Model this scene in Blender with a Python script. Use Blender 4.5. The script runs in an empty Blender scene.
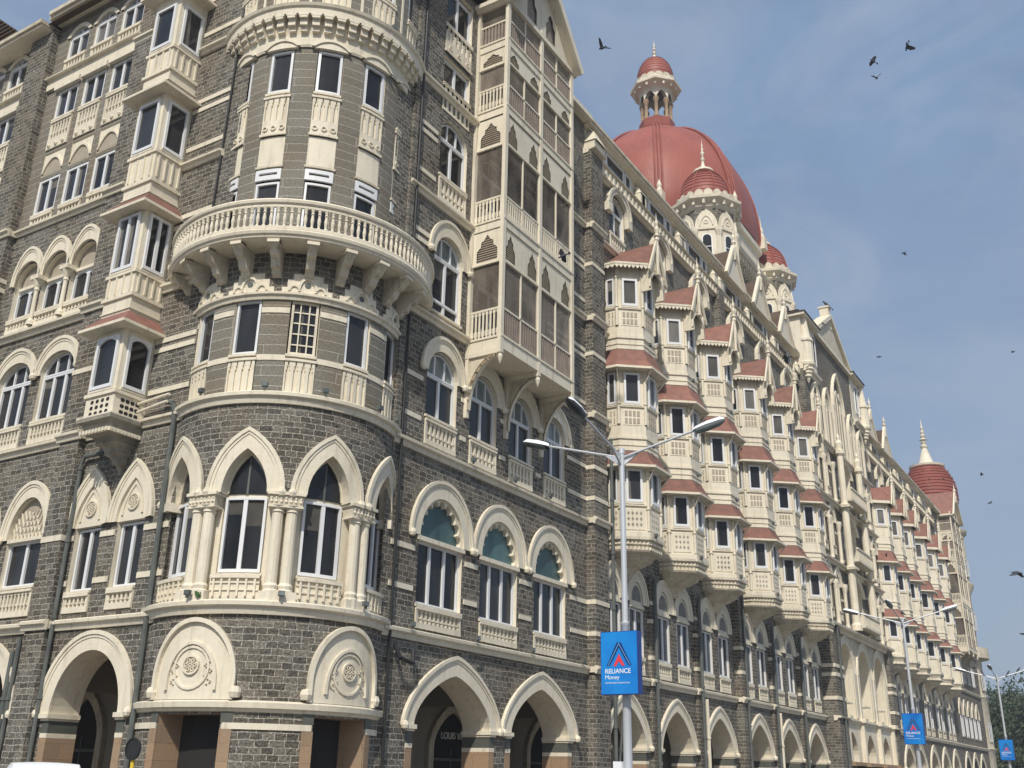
import bpy, bmesh, math, random
from mathutils import Vector, Matrix
from mathutils.geometry import tessellate_polygon
random.seed(7)
sc = bpy.context.scene
C = sc.collection
rad = math.radians
PI = math.pi

# ------------------------------------------------------------------ camera
FPX, YAW, PITCH, ROLL = 1016.0, rad(32.07), rad(21.1), rad(1.18)
f_ = Vector((math.cos(YAW)*math.cos(PITCH), math.sin(YAW)*math.cos(PITCH), math.sin(PITCH)))
r_ = Vector((math.sin(YAW), -math.cos(YAW), 0)); u_ = r_.cross(f_)
r2 = r_*math.cos(ROLL) + u_*math.sin(ROLL); u2 = r2.cross(f_)
cam = bpy.data.objects.new('camera', bpy.data.cameras.new('camera')); C.objects.link(cam)
cam.matrix_world = Matrix(((r2.x, u2.x, -f_.x, 0), (r2.y, u2.y, -f_.y, 0), (r2.z, u2.z, -f_.z, 1.6), (0, 0, 0, 1)))
cam.data.sensor_width = 36; cam.data.lens = FPX/1024*36
cam.data.clip_start = .1; cam.data.clip_end = 6000
sc.camera = cam

# ------------------------------------------------------------------ light
SUN_AZ, SUN_EL = rad(204), rad(47)      # direction the sun stands in, from +x anticlockwise
w = bpy.data.worlds.new('World'); sc.world = w; w.use_nodes = True
nt = w.node_tree; bg = nt.nodes['Background']
sky = nt.nodes.new('ShaderNodeTexSky'); sky.sky_type = 'NISHITA'; sky.sun_disc = False
sky.sun_elevation = SUN_EL; sky.sun_rotation = PI/2 - SUN_AZ
sky.air_density = 1.0; sky.dust_density = 2.5; sky.ozone_density = 1.2; sky.altitude = 0
tc = nt.nodes.new('ShaderNodeTexCoord'); mp = nt.nodes.new('ShaderNodeMapping')
mp.inputs['Scale'].default_value = (1.0, 1.6, 4.0)
nz = nt.nodes.new('ShaderNodeTexNoise'); nz.inputs['Scale'].default_value = 2.2; nz.inputs['Detail'].default_value = 7
nz.inputs['Roughness'].default_value = .58; nz.inputs['Distortion'].default_value = .5
cr = nt.nodes.new('ShaderNodeMapRange'); cr.inputs[1].default_value = .42; cr.inputs[2].default_value = .78
cr.inputs[3].default_value = .5; cr.inputs[4].default_value = .85
mx = nt.nodes.new('ShaderNodeMix'); mx.data_type = 'RGBA'; mx.inputs[7].default_value = (2.4, 3.45, 5.1, 1)
nt.links.new(tc.outputs['Generated'], mp.inputs[0]); nt.links.new(mp.outputs[0], nz.inputs['Vector'])
nt.links.new(nz.outputs[0], cr.inputs[0]); nt.links.new(cr.outputs[0], mx.inputs[0])
nt.links.new(sky.outputs[0], mx.inputs[6]); 
# thin streaks of high cloud
mp2 = nt.nodes.new('ShaderNodeMapping'); mp2.inputs['Scale'].default_value = (1.6, 3.4, 7.0); mp2.inputs['Rotation'].default_value = (.35, .5, .6)
nz2 = nt.nodes.new('ShaderNodeTexNoise'); nz2.inputs['Scale'].default_value = 1.5; nz2.inputs['Detail'].default_value = 9
nz2.inputs['Roughness'].default_value = .62; nz2.inputs['Distortion'].default_value = 1.1
cr2 = nt.nodes.new('ShaderNodeMapRange'); cr2.inputs[1].default_value = .46; cr2.inputs[2].default_value = .8; cr2.inputs[4].default_value = .36
mx2 = nt.nodes.new('ShaderNodeMix'); mx2.data_type = 'RGBA'; mx2.inputs[7].default_value = (4.3, 4.6, 5.2, 1)
nt.links.new(tc.outputs['Generated'], mp2.inputs[0]); nt.links.new(mp2.outputs[0], nz2.inputs['Vector']); nt.links.new(nz2.outputs[0], cr2.inputs[0])
nt.links.new(cr2.outputs[0], mx2.inputs[0]); nt.links.new(mx.outputs[2], mx2.inputs[6])
# grey dust low over the horizon
sx = nt.nodes.new('ShaderNodeSeparateXYZ'); nt.links.new(tc.outputs['Generated'], sx.inputs[0])
cr3 = nt.nodes.new('ShaderNodeMapRange'); cr3.inputs[1].default_value = 0; cr3.inputs[2].default_value = .55; cr3.inputs[3].default_value = .6; cr3.inputs[4].default_value = 0
mx3 = nt.nodes.new('ShaderNodeMix'); mx3.data_type = 'RGBA'; mx3.inputs[7].default_value = (2.75, 3.2, 3.75, 1)
nt.links.new(sx.outputs[2], cr3.inputs[0]); nt.links.new(cr3.outputs[0], mx3.inputs[0]); nt.links.new(mx2.outputs[2], mx3.inputs[6])
nt.links.new(mx3.outputs[2], bg.inputs[0])
bg.inputs[1].default_value = .12
sl = bpy.data.lights.new('sun', 'SUN'); so = bpy.data.objects.new('sun', sl); C.objects.link(so)
sl.energy = 3.8; sl.angle = rad(1.2); sl.color = (1, .94, .84)
sd = Vector((math.cos(SUN_AZ)*math.cos(SUN_EL), math.sin(SUN_AZ)*math.cos(SUN_EL), math.sin(SUN_EL)))
so.rotation_euler = sd.to_track_quat('Z', 'Y').to_euler(); so.location = sd*200
sc.view_settings.view_transform = 'Standard'; sc.view_settings.look = 'None'
sc.view_settings.exposure = 0.05; sc.view_settings.gamma = 1
sc.view_settings.use_curve_mapping = False
sc.render.engine = 'CYCLES'
sc.render.resolution_x = 1024; sc.render.resolution_y = 768

# ------------------------------------------------------------------ materials
def mat(name, col, rough=.8, metal=0, spec=.5):
    m = bpy.data.materials.new(name); m.use_nodes = True
    b = m.node_tree.nodes['Principled BSDF']
    b.inputs['Base Color'].default_value = (*col, 1); b.inputs['Roughness'].default_value = rough
    b.inputs['Metallic'].default_value = metal; b.inputs['Specular IOR Level'].default_value = spec
    return m
def N(m, t, **k):
    n = m.node_tree.nodes.new(t)
    for a, v in k.items(): setattr(n, a, v)
    return n
def Lk(m, a, b): m.node_tree.links.new(a, b)
def mottled(name, c1, c2, scale=1.5, rough=.8, streak=0, bump=.0, c3=None, spec=.3, vary=0, fine=0):
    m = mat(name, c1, rough, spec=spec); b = m.node_tree.nodes['Principled BSDF']
    geo = N(m, 'ShaderNodeNewGeometry')
    n = N(m, 'ShaderNodeTexNoise'); n.inputs['Scale'].default_value = scale; n.inputs['Detail'].default_value = 6
    Lk(m, geo.outputs['Position'], n.inputs['Vector'])
    r = N(m, 'ShaderNodeMapRange'); r.inputs[1].default_value = .35; r.inputs[2].default_value = .68
    Lk(m, n.outputs[0], r.inputs[0])
    mixn = N(m, 'ShaderNodeMix', data_type='RGBA'); mixn.inputs[6].default_value = (*c1, 1); mixn.inputs[7].default_value = (*c2, 1)
    Lk(m, r.outputs[0], mixn.inputs[0]); out = mixn.outputs[2]
    if streak:
        mp = N(m, 'ShaderNodeMapping'); mp.inputs['Scale'].default_value = (3.2, 3.2, .35)
        n2 = N(m, 'ShaderNodeTexNoise'); n2.inputs['Scale'].default_value = 1.6; n2.inputs['Detail'].default_value = 5
        Lk(m, geo.outputs['Position'], mp.inputs[0]); Lk(m, mp.outputs[0], n2.inputs['Vector'])
        r2_ = N(m, 'ShaderNodeMapRange'); r2_.inputs[1].default_value = .54; r2_.inputs[2].default_value = .78
        r2_.inputs[4].default_value = streak
        Lk(m, n2.outputs[0], r2_.inputs[0])
        mm = N(m, 'ShaderNodeMix', data_type='RGBA'); mm.inputs[7].default_value = (*(c3 or (.2, .18, .14)), 1)
        Lk(m, r2_.outputs[0], mm.inputs[0]); Lk(m, out, mm.inputs[6]); out = mm.outputs[2]
    if fine:
        n5 = N(m, 'ShaderNodeTexNoise'); n5.inputs['Scale'].default_value = 5.5; n5.inputs['Detail'].default_value = 8; n5.inputs['Roughness'].default_value = .7
        Lk(m, geo.outputs['Position'], n5.inputs['Vector'])
        r5 = N(m, 'ShaderNodeMapRange'); r5.inputs[1].default_value = .5; r5.inputs[2].default_value = .75; r5.inputs[4].default_value = fine; Lk(m, n5.outputs[0], r5.inputs[0])
        m5 = N(m, 'ShaderNodeMix', data_type='RGBA'); m5.inputs[7].default_value = (*(c3 or (.2, .18, .14)), 1)
        Lk(m, r5.outputs[0], m5.inputs[0]); Lk(m, out, m5.inputs[6]); out = m5.outputs[2]
    if vary:
        oi = N(m, 'ShaderNodeObjectInfo'); rv = N(m, 'ShaderNodeMapRange'); rv.inputs[3].default_value = 1-vary; rv.inputs[4].default_value = 1+vary*.7
        Lk(m, oi.outputs['Random'], rv.inputs[0]); hv = N(m, 'ShaderNodeHueSaturation'); Lk(m, rv.outputs[0], hv.inputs['Value']); Lk(m, out, hv.inputs['Color']); out = hv.outputs[0]
    Lk(m, out, b.inputs['Base Color'])
    if bump:
        n3 = N(m, 'ShaderNodeTexNoise'); n3.inputs['Scale'].default_value = 9; n3.inputs['Detail'].default_value = 4
        Lk(m, geo.outputs['Position'], n3.inputs['Vector'])
        bp = N(m, 'ShaderNodeBump'); bp.inputs['Strength'].default_value = bump; bp.inputs['Distance'].default_value = .03
        Lk(m, n3.outputs[0], bp.inputs['Height']); Lk(m, bp.outputs[0], b.inputs['Normal'])
    return m
def brick(name, c1, c2, mortar, bw, rh, ms, bumpd=.03, rough_amt=.5, streak=.5):
    m = mat(name, c1, .85, spec=.25); b = m.node_tree.nodes['Principled BSDF']
    uv = N(m, 'ShaderNodeUVMap')
    wn = N(m, 'ShaderNodeTexNoise'); wn.inputs['Scale'].default_value = 3.5; wn.inputs['Detail'].default_value = 2
    Lk(m, uv.outputs[0], wn.inputs['Vector'])
    sub = N(m, 'ShaderNodeVectorMath', operation='SUBTRACT'); sub.inputs[1].default_value = (.5, .5, .5)
    sc_ = N(m, 'ShaderNodeVectorMath', operation='SCALE'); sc_.inputs['Scale'].default_value = .05*rough_amt
    ad = N(m, 'ShaderNodeVectorMath', operation='ADD')
    Lk(m, wn.outputs['Color'], sub.inputs[0]); Lk(m, sub.outputs[0], sc_.inputs[0]); Lk(m, sc_.outputs[0], ad.inputs[0]); Lk(m, uv.outputs[0], ad.inputs[1])
    t = N(m, 'ShaderNodeTexBrick'); t.inputs['Scale'].default_value = 1
    t.inputs['Brick Width'].default_value = bw; t.inputs['Row Height'].default_value = rh
    t.inputs['Mortar Size'].default_value = ms; t.inputs['Mortar Smooth'].default_value = .25
    t.inputs['Color1'].default_value = (*c1, 1); t.inputs['Color2'].default_value = (*c2, 1); t.inputs['Mortar'].default_value = (*mortar, 1)
    t.inputs['Bias'].default_value = -.1; t.offset = .5; t.squash = 1.25; t.squash_frequency = 3
    Lk(m, ad.outputs[0], t.inputs['Vector'])
    n = N(m, 'ShaderNodeTexNoise'); n.inputs['Scale'].default_value = 14; n.inputs['Detail'].default_value = 4
    Lk(m, uv.outputs[0], n.inputs['Vector'])
    hs = N(m, 'ShaderNodeHueSaturation')
    mr = N(m, 'ShaderNodeMapRange'); mr.inputs[1].default_value = .3; mr.inputs[2].default_value = .7
    mr.inputs[3].default_value = 1-.35*rough_amt; mr.inputs[4].default_value = 1+.35*rough_amt
    Lk(m, n.outputs[0], mr.inputs[0]); Lk(m, mr.outputs[0], hs.inputs['Value']); Lk(m, t.outputs['Color'], hs.inputs['Color'])
    # large uneven weathering with brownish stones
    n4 = N(m, 'ShaderNodeTexNoise'); n4.inputs['Scale'].default_value = .45; n4.inputs['Detail'].default_value = 5
    Lk(m, uv.outputs[0], n4.inputs['Vector'])
    m4 = N(m, 'ShaderNodeMapRange'); m4.inputs[1].default_value = .4; m4.inputs[2].default_value = .7; m4.inputs[4].default_value = streak
    Lk(m, n4.outputs[0], m4.inputs[0])
    mm = N(m, 'ShaderNodeMix', data_type='RGBA', blend_type='MULTIPLY'); mm.inputs[7].default_value = (.86, .74, .62, 1)
    Lk(m, m4.outputs[0], mm.inputs[0]); Lk(m, hs.outputs[0], mm.inputs[6]); Lk(m, mm.outputs[2], b.inputs['Base Color'])
    # rough faces: bump from the joints plus noise
    inv = N(m, 'ShaderNodeMath', operation='SUBTRACT'); inv.inputs[0].default_value = 1; Lk(m, t.outputs['Fac'], inv.inputs[1])
    mu = N(m, 'ShaderNodeMath', operation='MULTIPLY_ADD'); Lk(m, n.outputs[0], mu.inputs[0]); mu.inputs[1].default_value = 1.1*rough_amt
    Lk(m, inv.outputs[0], mu.inputs[2])
    bp = N(m, 'ShaderNodeBump'); bp.inputs['Strength'].default_value = .9; bp.inputs['Distance'].default_value = bumpd
    Lk(m, mu.outputs[0], bp.inputs['Height']); Lk(m, bp.outputs[0], b.inputs['Normal'])
    return m
BR = brick('basalt', (.094, .089, .077), (.225, .208, .175), (.40, .38, .33), .32, .182, .014, .034, 1.35, .7)
AS = brick('ashlar', (.225, .21, .175), (.185, .175, .145), (.55, .53, .47), 2.3, .335, .011, .03, .6, .8)
ST = brick('ochre_stone', (.36, .25, .16), (.3, .22, .15), (.28, .2, .14), 1.1, .45, .006, .01, .3, .4)
CG = mottled('grey_weathered_stone', (.42, .385, .31), (.28, .255, .21), 2.2, .8, .6, .25, (.16, .15, .13), fine=.5)
CR = mottled('cream_paint', (.78, .715, .575), (.70, .635, .50), .8, .7, .6, .2, (.42, .36, .27), vary=.04, fine=.28)
CD = mottled('cream_weathered', (.68, .62, .49), (.52, .46, .355), 1.6, .75, .75, .25, (.24, .21, .16), vary=.05, fine=.45)
RF = mottled('red_roof', (.28, .135, .10), (.20, .10, .078), 2.6, .75, .5, .1, (.17, .11, .09), vary=.14, fine=.35)
RD = mottled('dome_red', (.33, .10, .072), (.27, .08, .06), .35, .5, .5, .04, (.40, .2, .155), vary=.04, fine=.13)
WF = mat('white_frame', (.74, .75, .76), .4)
def glassmat(name, c, rough=.08, spec=.5):
    m = mat(name, c, rough, spec=spec); b = m.node_tree.nodes['Principled BSDF']
    oi = N(m, 'ShaderNodeObjectInfo'); geo = N(m, 'ShaderNodeNewGeometry')
    mp = N(m, 'ShaderNodeMapping'); mp.inputs['Scale'].default_value = (1.1, 1.1, .5)
    n = N(m, 'ShaderNodeTexNoise'); n.inputs['Scale'].default_value = 1.3; n.inputs['Detail'].default_value = 1
    Lk(m, geo.outputs['Position'], mp.inputs[0]); Lk(m, mp.outputs[0], n.inputs['Vector'])
    ad = N(m, 'ShaderNodeMath', operation='MULTIPLY_ADD'); ad.inputs[1].default_value = .6; Lk(m, oi.outputs['Random'], ad.inputs[0]); Lk(m, n.outputs[0], ad.inputs[2])
    mr = N(m, 'ShaderNodeMapRange'); mr.inputs[1].default_value = .35; mr.inputs[2].default_value = 1.15; mr.inputs[3].default_value = .35; mr.inputs[4].default_value = 2.2
    Lk(m, ad.outputs[0], mr.inputs[0])
    hs = N(m, 'ShaderNodeHueSaturation'); hs.inputs['Color'].default_value = (*c, 1); Lk(m, mr.outputs[0], hs.inputs['Value']); Lk(m, hs.outputs[0], b.inputs['Base Color'])
    return m
GL = glassmat('window_glass', (.018, .0185, .02), .1, .35)
CU = glassmat('curtain_glass', (.085, .08, .072), .25, .3)
TE = glassmat('teal_glass', (.04, .078, .08), .3, .3)
GG = glassmat('grey_glass', (.11, .13, .13), .25)
LT = mottled('lattice', (.42, .37, .29), (.36, .31, .24), 3, .8)
LV = mottled('brown_louvre', (.32, .265, .22), (.24, .195, .16), 3, .8)
MS = glassmat('insect_mesh', (.21, .18, .15), .8, .1)
_t = N(MS, 'ShaderNodeBsdfTransparent'); _m = N(MS, 'ShaderNodeMixShader'); _m.inputs[0].default_value = .5
Lk(MS, MS.node_tree.nodes['Principled BSDF'].outputs[0], _m.inputs[1]); Lk(MS, _t.outputs[0], _m.inputs[2]); Lk(MS, _m.outputs[0], MS.node_tree.nodes['Material Output'].inputs[0])
BLN = mottled('window_blind', (.15, .14, .12), (.10, .095, .085), 3, .8, vary=.5)
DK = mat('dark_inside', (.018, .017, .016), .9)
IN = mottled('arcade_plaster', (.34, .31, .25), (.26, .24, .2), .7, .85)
PG = mottled('grey_pipe', (.13, .14, .13), (.09, .1, .095), 2, .6)
GN = mottled('green_band', (.115, .12, .10), (.085, .09, .078), 1.2, .6)
BT = mottled('brown_tile', (.12, .08, .055), (.09, .06, .04), 2, .8)
RT = mottled('flat_roof', (.25, .24, .22), (.18, .17, .16), 1, .9)
ME = mat('steel_pole', (.62, .64, .66), .4, .35)
BLK = mat('black_paint', (.02, .02, .02), .5)
YL = mat('yellow_paint', (.7, .5, .04), .5)
BLU = mottled('sign_blue', (.006, .12, .50), (.015, .27, .72), .9, .3)
BLD = mat('sign_deep_blue', (.01, .05, .26), .4)
RED = mat('sign_red', (.75, .05, .06), .4)
WHT = mat('sign_white', (.85, .87, .9), .4)
BRD = mat('bird_feather', (.05, .055, .065), .8)
MATS = [BR, AS, CR, RF, WF, GL, LT, IN]

LG = mottled('grey_lattice', (.24, .235, .21), (.17, .165, .15), 6, .8)
# ------------------------------------------------------------------ objects
WORLD = {}
RND = random.Random(11)
FAR = [False]; ACC = {}
def put(me, name, parent, origin, mats_=None):
    o = bpy.data.objects.new(name, me); C.objects.link(o)
    base = WORLD[parent] if parent else Vector((0, 0, 0))
    o.parent = parent; o.location = origin - base; WORLD[o] = Vector(origin)
    return o
def empty(name, loc, label, cat, group=None):
    o = bpy.data.objects.new(name, None); C.objects.link(o); o.location = loc; o.empty_display_size = .5
    WORLD[o] = Vector(loc); o['label'] = label; o['category'] = cat
    if group: o['group'] = group
    return o
def tag(o, label, cat, group=None):
    o['label'] = label; o['category'] = cat
    if group: o['group'] = group
    return o
def struct(o): o['kind'] = 'structure'; return o

def FL(D=20.0): return lambda u, v, w: (u, D-w, v)          # the long street front, normal -y
def FX(X=20.0): return lambda u, v, w: (X-w, -u, v)         # the side front, normal -x
def FI(u, v, w): return (u, -w, v)                          # local frame
TC = 23.2
def FT(R, cx=TC, cy=TC, th0=227.0):
    def f(u, v, w):
        t = rad(th0) + u/R
        return (cx+(R+w)*math.cos(t), cy+(R+w)*math.sin(t), v)
    f.cyl = R
    return f
def FS(P, Q):                                              # frame along an edge P->Q of a plan (in the FI frame)
    dx, dw = Q[0]-P[0], Q[1]-P[1]; L = math.hypot(dx, dw); dx /= L; dw /= L
    def f(s, v, t): return FI(P[0]+dx*s-dw*t, v, P[1]+dw*s+dx*t)
    f.len = L
    return f

class MB:
    def __init__(s, F=None): s.F = F or FI; s.V = []; s.Fc = []; s.M = []; s.mats = []; s.U = []; s.uvf = []
    def mi(s, m):
        if m not in s.mats: s.mats.append(m)
        return s.mats.index(m)
    def face(s, pts, m):
        b = len(s.V); s.V += [tuple(p) for p in pts]; s.Fc.append(tuple(range(b, b+len(pts)))); s.M.append(s.mi(m))
    def box(s, u0, u1, v0, v1, w0, w1, m, back=False):
        f = s.face
        f([(u0, v0, w1), (u1, v0, w1), (u1, v1, w1), (u0, v1, w1)], m)
        f([(u0, v0, w0), (u0, v0, w1), (u0, v1, w1), (u0, v1, w0)], m)
        f([(u1, v0, w1), (u1, v0, w0), (u1, v1, w0), (u1, v1, w1)], m)
        f([(u0, v1, w1), (u1, v1, w1), (u1, v1, w0), (u0, v1, w0)], m)
        f([(u0, v0, w0), (u1, v0, w0), (u1, v0, w1), (u0, v0, w1)], m)
        if back: f([(u1, v0, w0), (u0, v0, w0), (u0, v1, w0), (u1, v1, w0)], m)
    def slant(s, a, b, t, w0, w1, m):                       # bar from a to b in the (u,v) plane
        dx, dy = b[0]-a[0], b[1]-a[1]; L = math.hypot(dx, dy) or 1; nx, ny = -dy/L*t/2, dx/L*t/2
        q = [(a[0]-nx, a[1]-ny), (b[0]-nx, b[1]-ny), (b[0]+nx, b[1]+ny), (a[0]+nx, a[1]+ny)]
        s.slab(q, w0, w1, m)
    def slab(s, q, w0, w1, m):                              # convex or concave outline, extruded
        s.poly(q, w1, m); n = len(q)
        for i in range(n):
            a, b = q[i], q[(i+1) % n]
            s.face([(a[0], a[1], w0), (b[0], b[1], w0), (b[0], b[1], w1), (a[0], a[1], w1)], m)
    def poly(s, outer, wv, m, holes=()):
        loops = [[Vector((p[0], p[1], 0)) for p in outer]] + [[Vector((p[0], p[1], 0)) for p in h] for h in holes]
        flat = [p for l in loops for p in l]
        for t in tessellate_polygon(loops):
            a, b, c = (flat[i] for i in t)
            if (b-a).cross(c-a).z < 0: b, c = c, b
            if (b-a).cross(c-a).length < 1e-9: continue
            s.face([(a.x, a.y, wv), (b.x, b.y, wv), (c.x, c.y, wv)], m)
    def loopwall(s, loop, w0, w1, m, close=True):           # strip along a loop (reveal)
        n = len(loop)
        for i in range(n if close else n-1):
            a, b = loop[i], loop[(i+1) % n]
            s.face([(a[0], a[1], w1), (b[0], b[1], w1), (b[0], b[1], w0), (a[0], a[1], w0)], m)
    def ring(s, pi, po, w0, w1, m):                         # band between two open profiles with the same count
        for i in range(len(pi)-1):
            a, b, c, d = pi[i], pi[i+1], po[i+1], po[i]
            s.face([(*a, w1), (*b, w1), (*c, w1), (*d, w1)], m)
            s.face([(*d, w1), (*c, w1), (*c, w0), (*d, w0)], m)
            s.face([(*a, w0), (*b, w0), (*b, w1), (*a, w1)], m)
    def course(s, u0, u1, prof, m, caps=True):              # prof: [(v, w)...] swept along u
        for (v0, w0), (v1, w1) in zip(prof, prof[1:]):
            s.face([(u0, v0, w0), (u1, v0, w0), (u1, v1, w1), (u0, v1, w1)], m)
        if caps:
            s.face([(u0, v, w_) for v, w_ in prof][::-1], m); s.face([(u1, v, w_) for v, w_ in prof], m)
    def post(s, u, wc, prof, m, n=8, k=1.0):                # turned vertical post at (u, wc); prof [(r, v)...]
        for (ra, va), (rb, vb) in zip(prof, prof[1:]):
            for i in range(n):
                a, b = 2*PI*i/n, 2*PI*(i+1)/n
                s.face([(u+ra*math.cos(a), va, wc-ra*math.sin(a)*k), (u+rb*math.cos(a), vb, wc-rb*math.sin(a)*k),
                        (u+rb*math.cos(b), vb, wc-rb*math.sin(b)*k), (u+ra*math.cos(b), va, wc-ra*math.sin(b)*k)][::-1], m)
    def plan(s, pl, v0, v1, m, pl2=None, close=False, top=None, bot=None):   # walls of a plan [(u,w)...] between two heights
        p2 = pl2 or pl; n = len(pl)
        for i in range(n if close else n-1):
            j = (i+1) % n
            s.face([(pl[i][0], v0, pl[i][1]), (pl[j][0], v0, pl[j][1]), (p2[j][0], v1, p2[j][1]), (p2[i][0], v1, p2[i][1])], m)
        if top: s.face([(a[0], v1, a[1]) for a in p2], top)
        if bot: s.face([(a[0], v0, a[1]) for a in pl][::-1], bot)
    def tube(s, a, b, r, m, n=8, r2=None):                  # tube between two points in (u,v,w)
        a, b = Vector(a), Vector(b); d = (b-a).normalized(); x = d.orthogonal().normalized(); y = d.cross(x); r2 = r if r2 is None else r2
        for i in range(n):
            p, q = 2*PI*i/n, 2*PI*(i+1)/n
            c1, c2 = x*math.cos(p)+y*math.sin(p), x*math.cos(q)+y*math.sin(q)
            s.face([a+c1*r, a+c2*r, b+c2*r2, b+c1*r2], m)
        s.face([b+(x*math.cos(2*PI*i/n)+y*math.sin(2*PI*i/n))*r2 for i in range(n)], m)
        s.face([a+(x*math.cos(2*PI*i/n)+y*math.sin(2*PI*i/n))*r for i in range(n)][::-1], m)
    def build(s, name, parent=None, label=None, smooth=False, origin=None, step=.35):
        if not s.Fc: return None
        if FAR[0] and name in ('balustrade', 'arch'):       # beyond a hundred of a kind: one mesh for the small far ones
            A = ACC.setdefault(name, MB(lambda u, v, w_: (u, -w_, v))); off = len(A.V)
            for p in s.V: x, y, z = s.F(*p); A.V.append((x, z, -y))
            A.Fc += [tuple(i+off for i in f) for f in s.Fc]; A.M += [A.mi(s.mats[k]) for k in s.M]
            return None
        F = s.F; V, Fc, M = s.V, s.Fc, s.M
        if hasattr(F, 'cyl'):
            bm = bmesh.new()
            for f, mi in zip(Fc, M):
                try: bf = bm.faces.new([bm.verts.new(V[i]) for i in f]); bf.material_index = mi
                except ValueError: pass
            us = [p[0] for p in V]; a, b = min(us), max(us); n = int((b-a)/step)
            for i in range(1, n+1):
                x = a + (b-a)*i/(n+1)
                g = [e for e in bm.faces if min(v.co.x for v in e.verts) < x-1e-4 and max(v.co.x for v in e.verts) > x+1e-4]
                if g:
                    gg = list({v for q in g for v in q.verts}) + list({e for q in g for e in q.edges}) + g
                    bmesh.ops.bisect_plane(bm, geom=gg, plane_co=(x, 0, 0), plane_no=(1, 0, 0), dist=1e-5)
            V = []; nF = []; nM = []
            for f in bm.faces:
                b0 = len(V); V += [tuple(v.co) for v in f.verts]; nF.append(tuple(range(b0, b0+len(f.verts)))); nM.append(f.material_index)
            bm.free(); Fc, M = nF, nM
        uvs = []
        for f in Fc:
            p = [Vector(V[i]) for i in f]; nn = Vector((0, 0, 0))
            for i in range(1, len(p)-1): nn += (p[i]-p[0]).cross(p[i+1]-p[0])
            ax, ay, az = abs(nn.x), abs(nn.y), abs(nn.z)
            if az >= ax and az >= ay: uvs += [(q.x, q.y) for q in p]
            elif ax >= ay: uvs += [(q.z+q.x, q.y) for q in p]
            else: uvs += [(q.x, q.z) for q in p]
        W = [Vector(F(*p)) for p in V]
        if origin is None:
            xs = [p.x for p in W]; ys = [p.y for p in W]; zs = [p.z for p in W]
            origin = Vector(((min(xs)+max(xs))/2, (min(ys)+max(ys))/2, min(zs)))
        else: origin = Vector(origin)
        me = bpy.data.meshes.new(name); me.from_pydata([tuple(p-origin) for p in W], [], Fc)
        for m in s.mats: me.materials.append(m)
        me.polygons.foreach_set('material_index', M)
        ul = me.uv_layers.new(name='UVMap'); ul.data.foreach_set('uv', [c for q in uvs for c in q])
        if smooth:
            bm = bmesh.new(); bm.from_mesh(me); bmesh.ops.remove_doubles(bm, verts=bm.verts, dist=1e-4)
            for f in bm.faces: f.smooth = True
            bm.to_mesh(me); bm.free()
            if smooth != 2:
                try: me.set_sharp_from_angle(angle=rad(38))
                except Exception: pass
        me.update()
        o = put(me, name, parent, origin)
        if label: o['label'] = label
        return o

def lathe(name, parent, cx, cy, prof, m, n=24, a0=0.0, smooth=True, label=None):
    b = MB(lambda u, v, w_: (cx+u, cy+w_, v))
    for (ra, za), (rb, zb) in zip(prof, prof[1:]):
        for i in range(n):
            p, q = a0+2*PI*i/n, a0+2*PI*(i+1)/n
            mm = m
            pts = [(ra*math.cos(p), za, ra*math.sin(p)), (ra*math.cos(q), za, ra*math.sin(q)), (rb*math.cos(q), zb, rb*math.sin(q)), (rb*math.cos(p), zb, rb*math.sin(p))]
            if ra < 1e-5: pts = pts[1:]
            elif rb < 1e-5: pts = pts[:3]
            b.face(pts, mm)
    return b.build(name, parent, label, smooth=smooth)

def prof(kind, uc, hw, vs, rise, n=16):
    """left-to-right list of points of an arch intrados"""
    pts = []
    for i in range(n+1):
        t = PI - PI*i/n; x = math.cos(t)
        if kind == 'round': y = math.sin(t)
        elif kind == 'pointed':
            R = (1+1.0)*.5*(1+(rise/hw)**2) ; R = ((rise/hw)**2+1)/2
            xx = abs(x); y = math.sqrt(max(0, R*R-(xx+R-1)**2))/(rise/hw) if rise >= hw*.999 else (max(0, 1-xx**1.35))**.62
        elif kind == 'tudor': y = (max(0, 1-abs(x)**1.32))**.56
        elif kind == 'seg': y = (max(0, 1-x*x))**.9
        pts.append((uc+hw*x, vs+rise*y))
    return pts
def hole(uc, hw, v0, vs, rise=0, kind='round', n=16):
    if rise == 0: return [(uc-hw, v0), (uc+hw, v0), (uc+hw, vs), (uc-hw, vs)]
    return [(uc-hw, v0), (uc+hw, v0)] + prof(kind, uc, hw, vs, rise, n)[::-1]

def wall(F, parent, u0, u1, v0, v1, holes, m=None, depth=.3, rev=None, name='wall', extra=None, label=None):
    b = MB(F); m = m or BR
    b.poly([(u0, v0), (u1, v0), (u1, v1), (u0, v1)], 0, m, holes)
    for h in holes: b.loopwall(h[::-1], -depth, 0, rev or m)
    if extra: extra(b)
    return b.build(name, parent, label)

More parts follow.
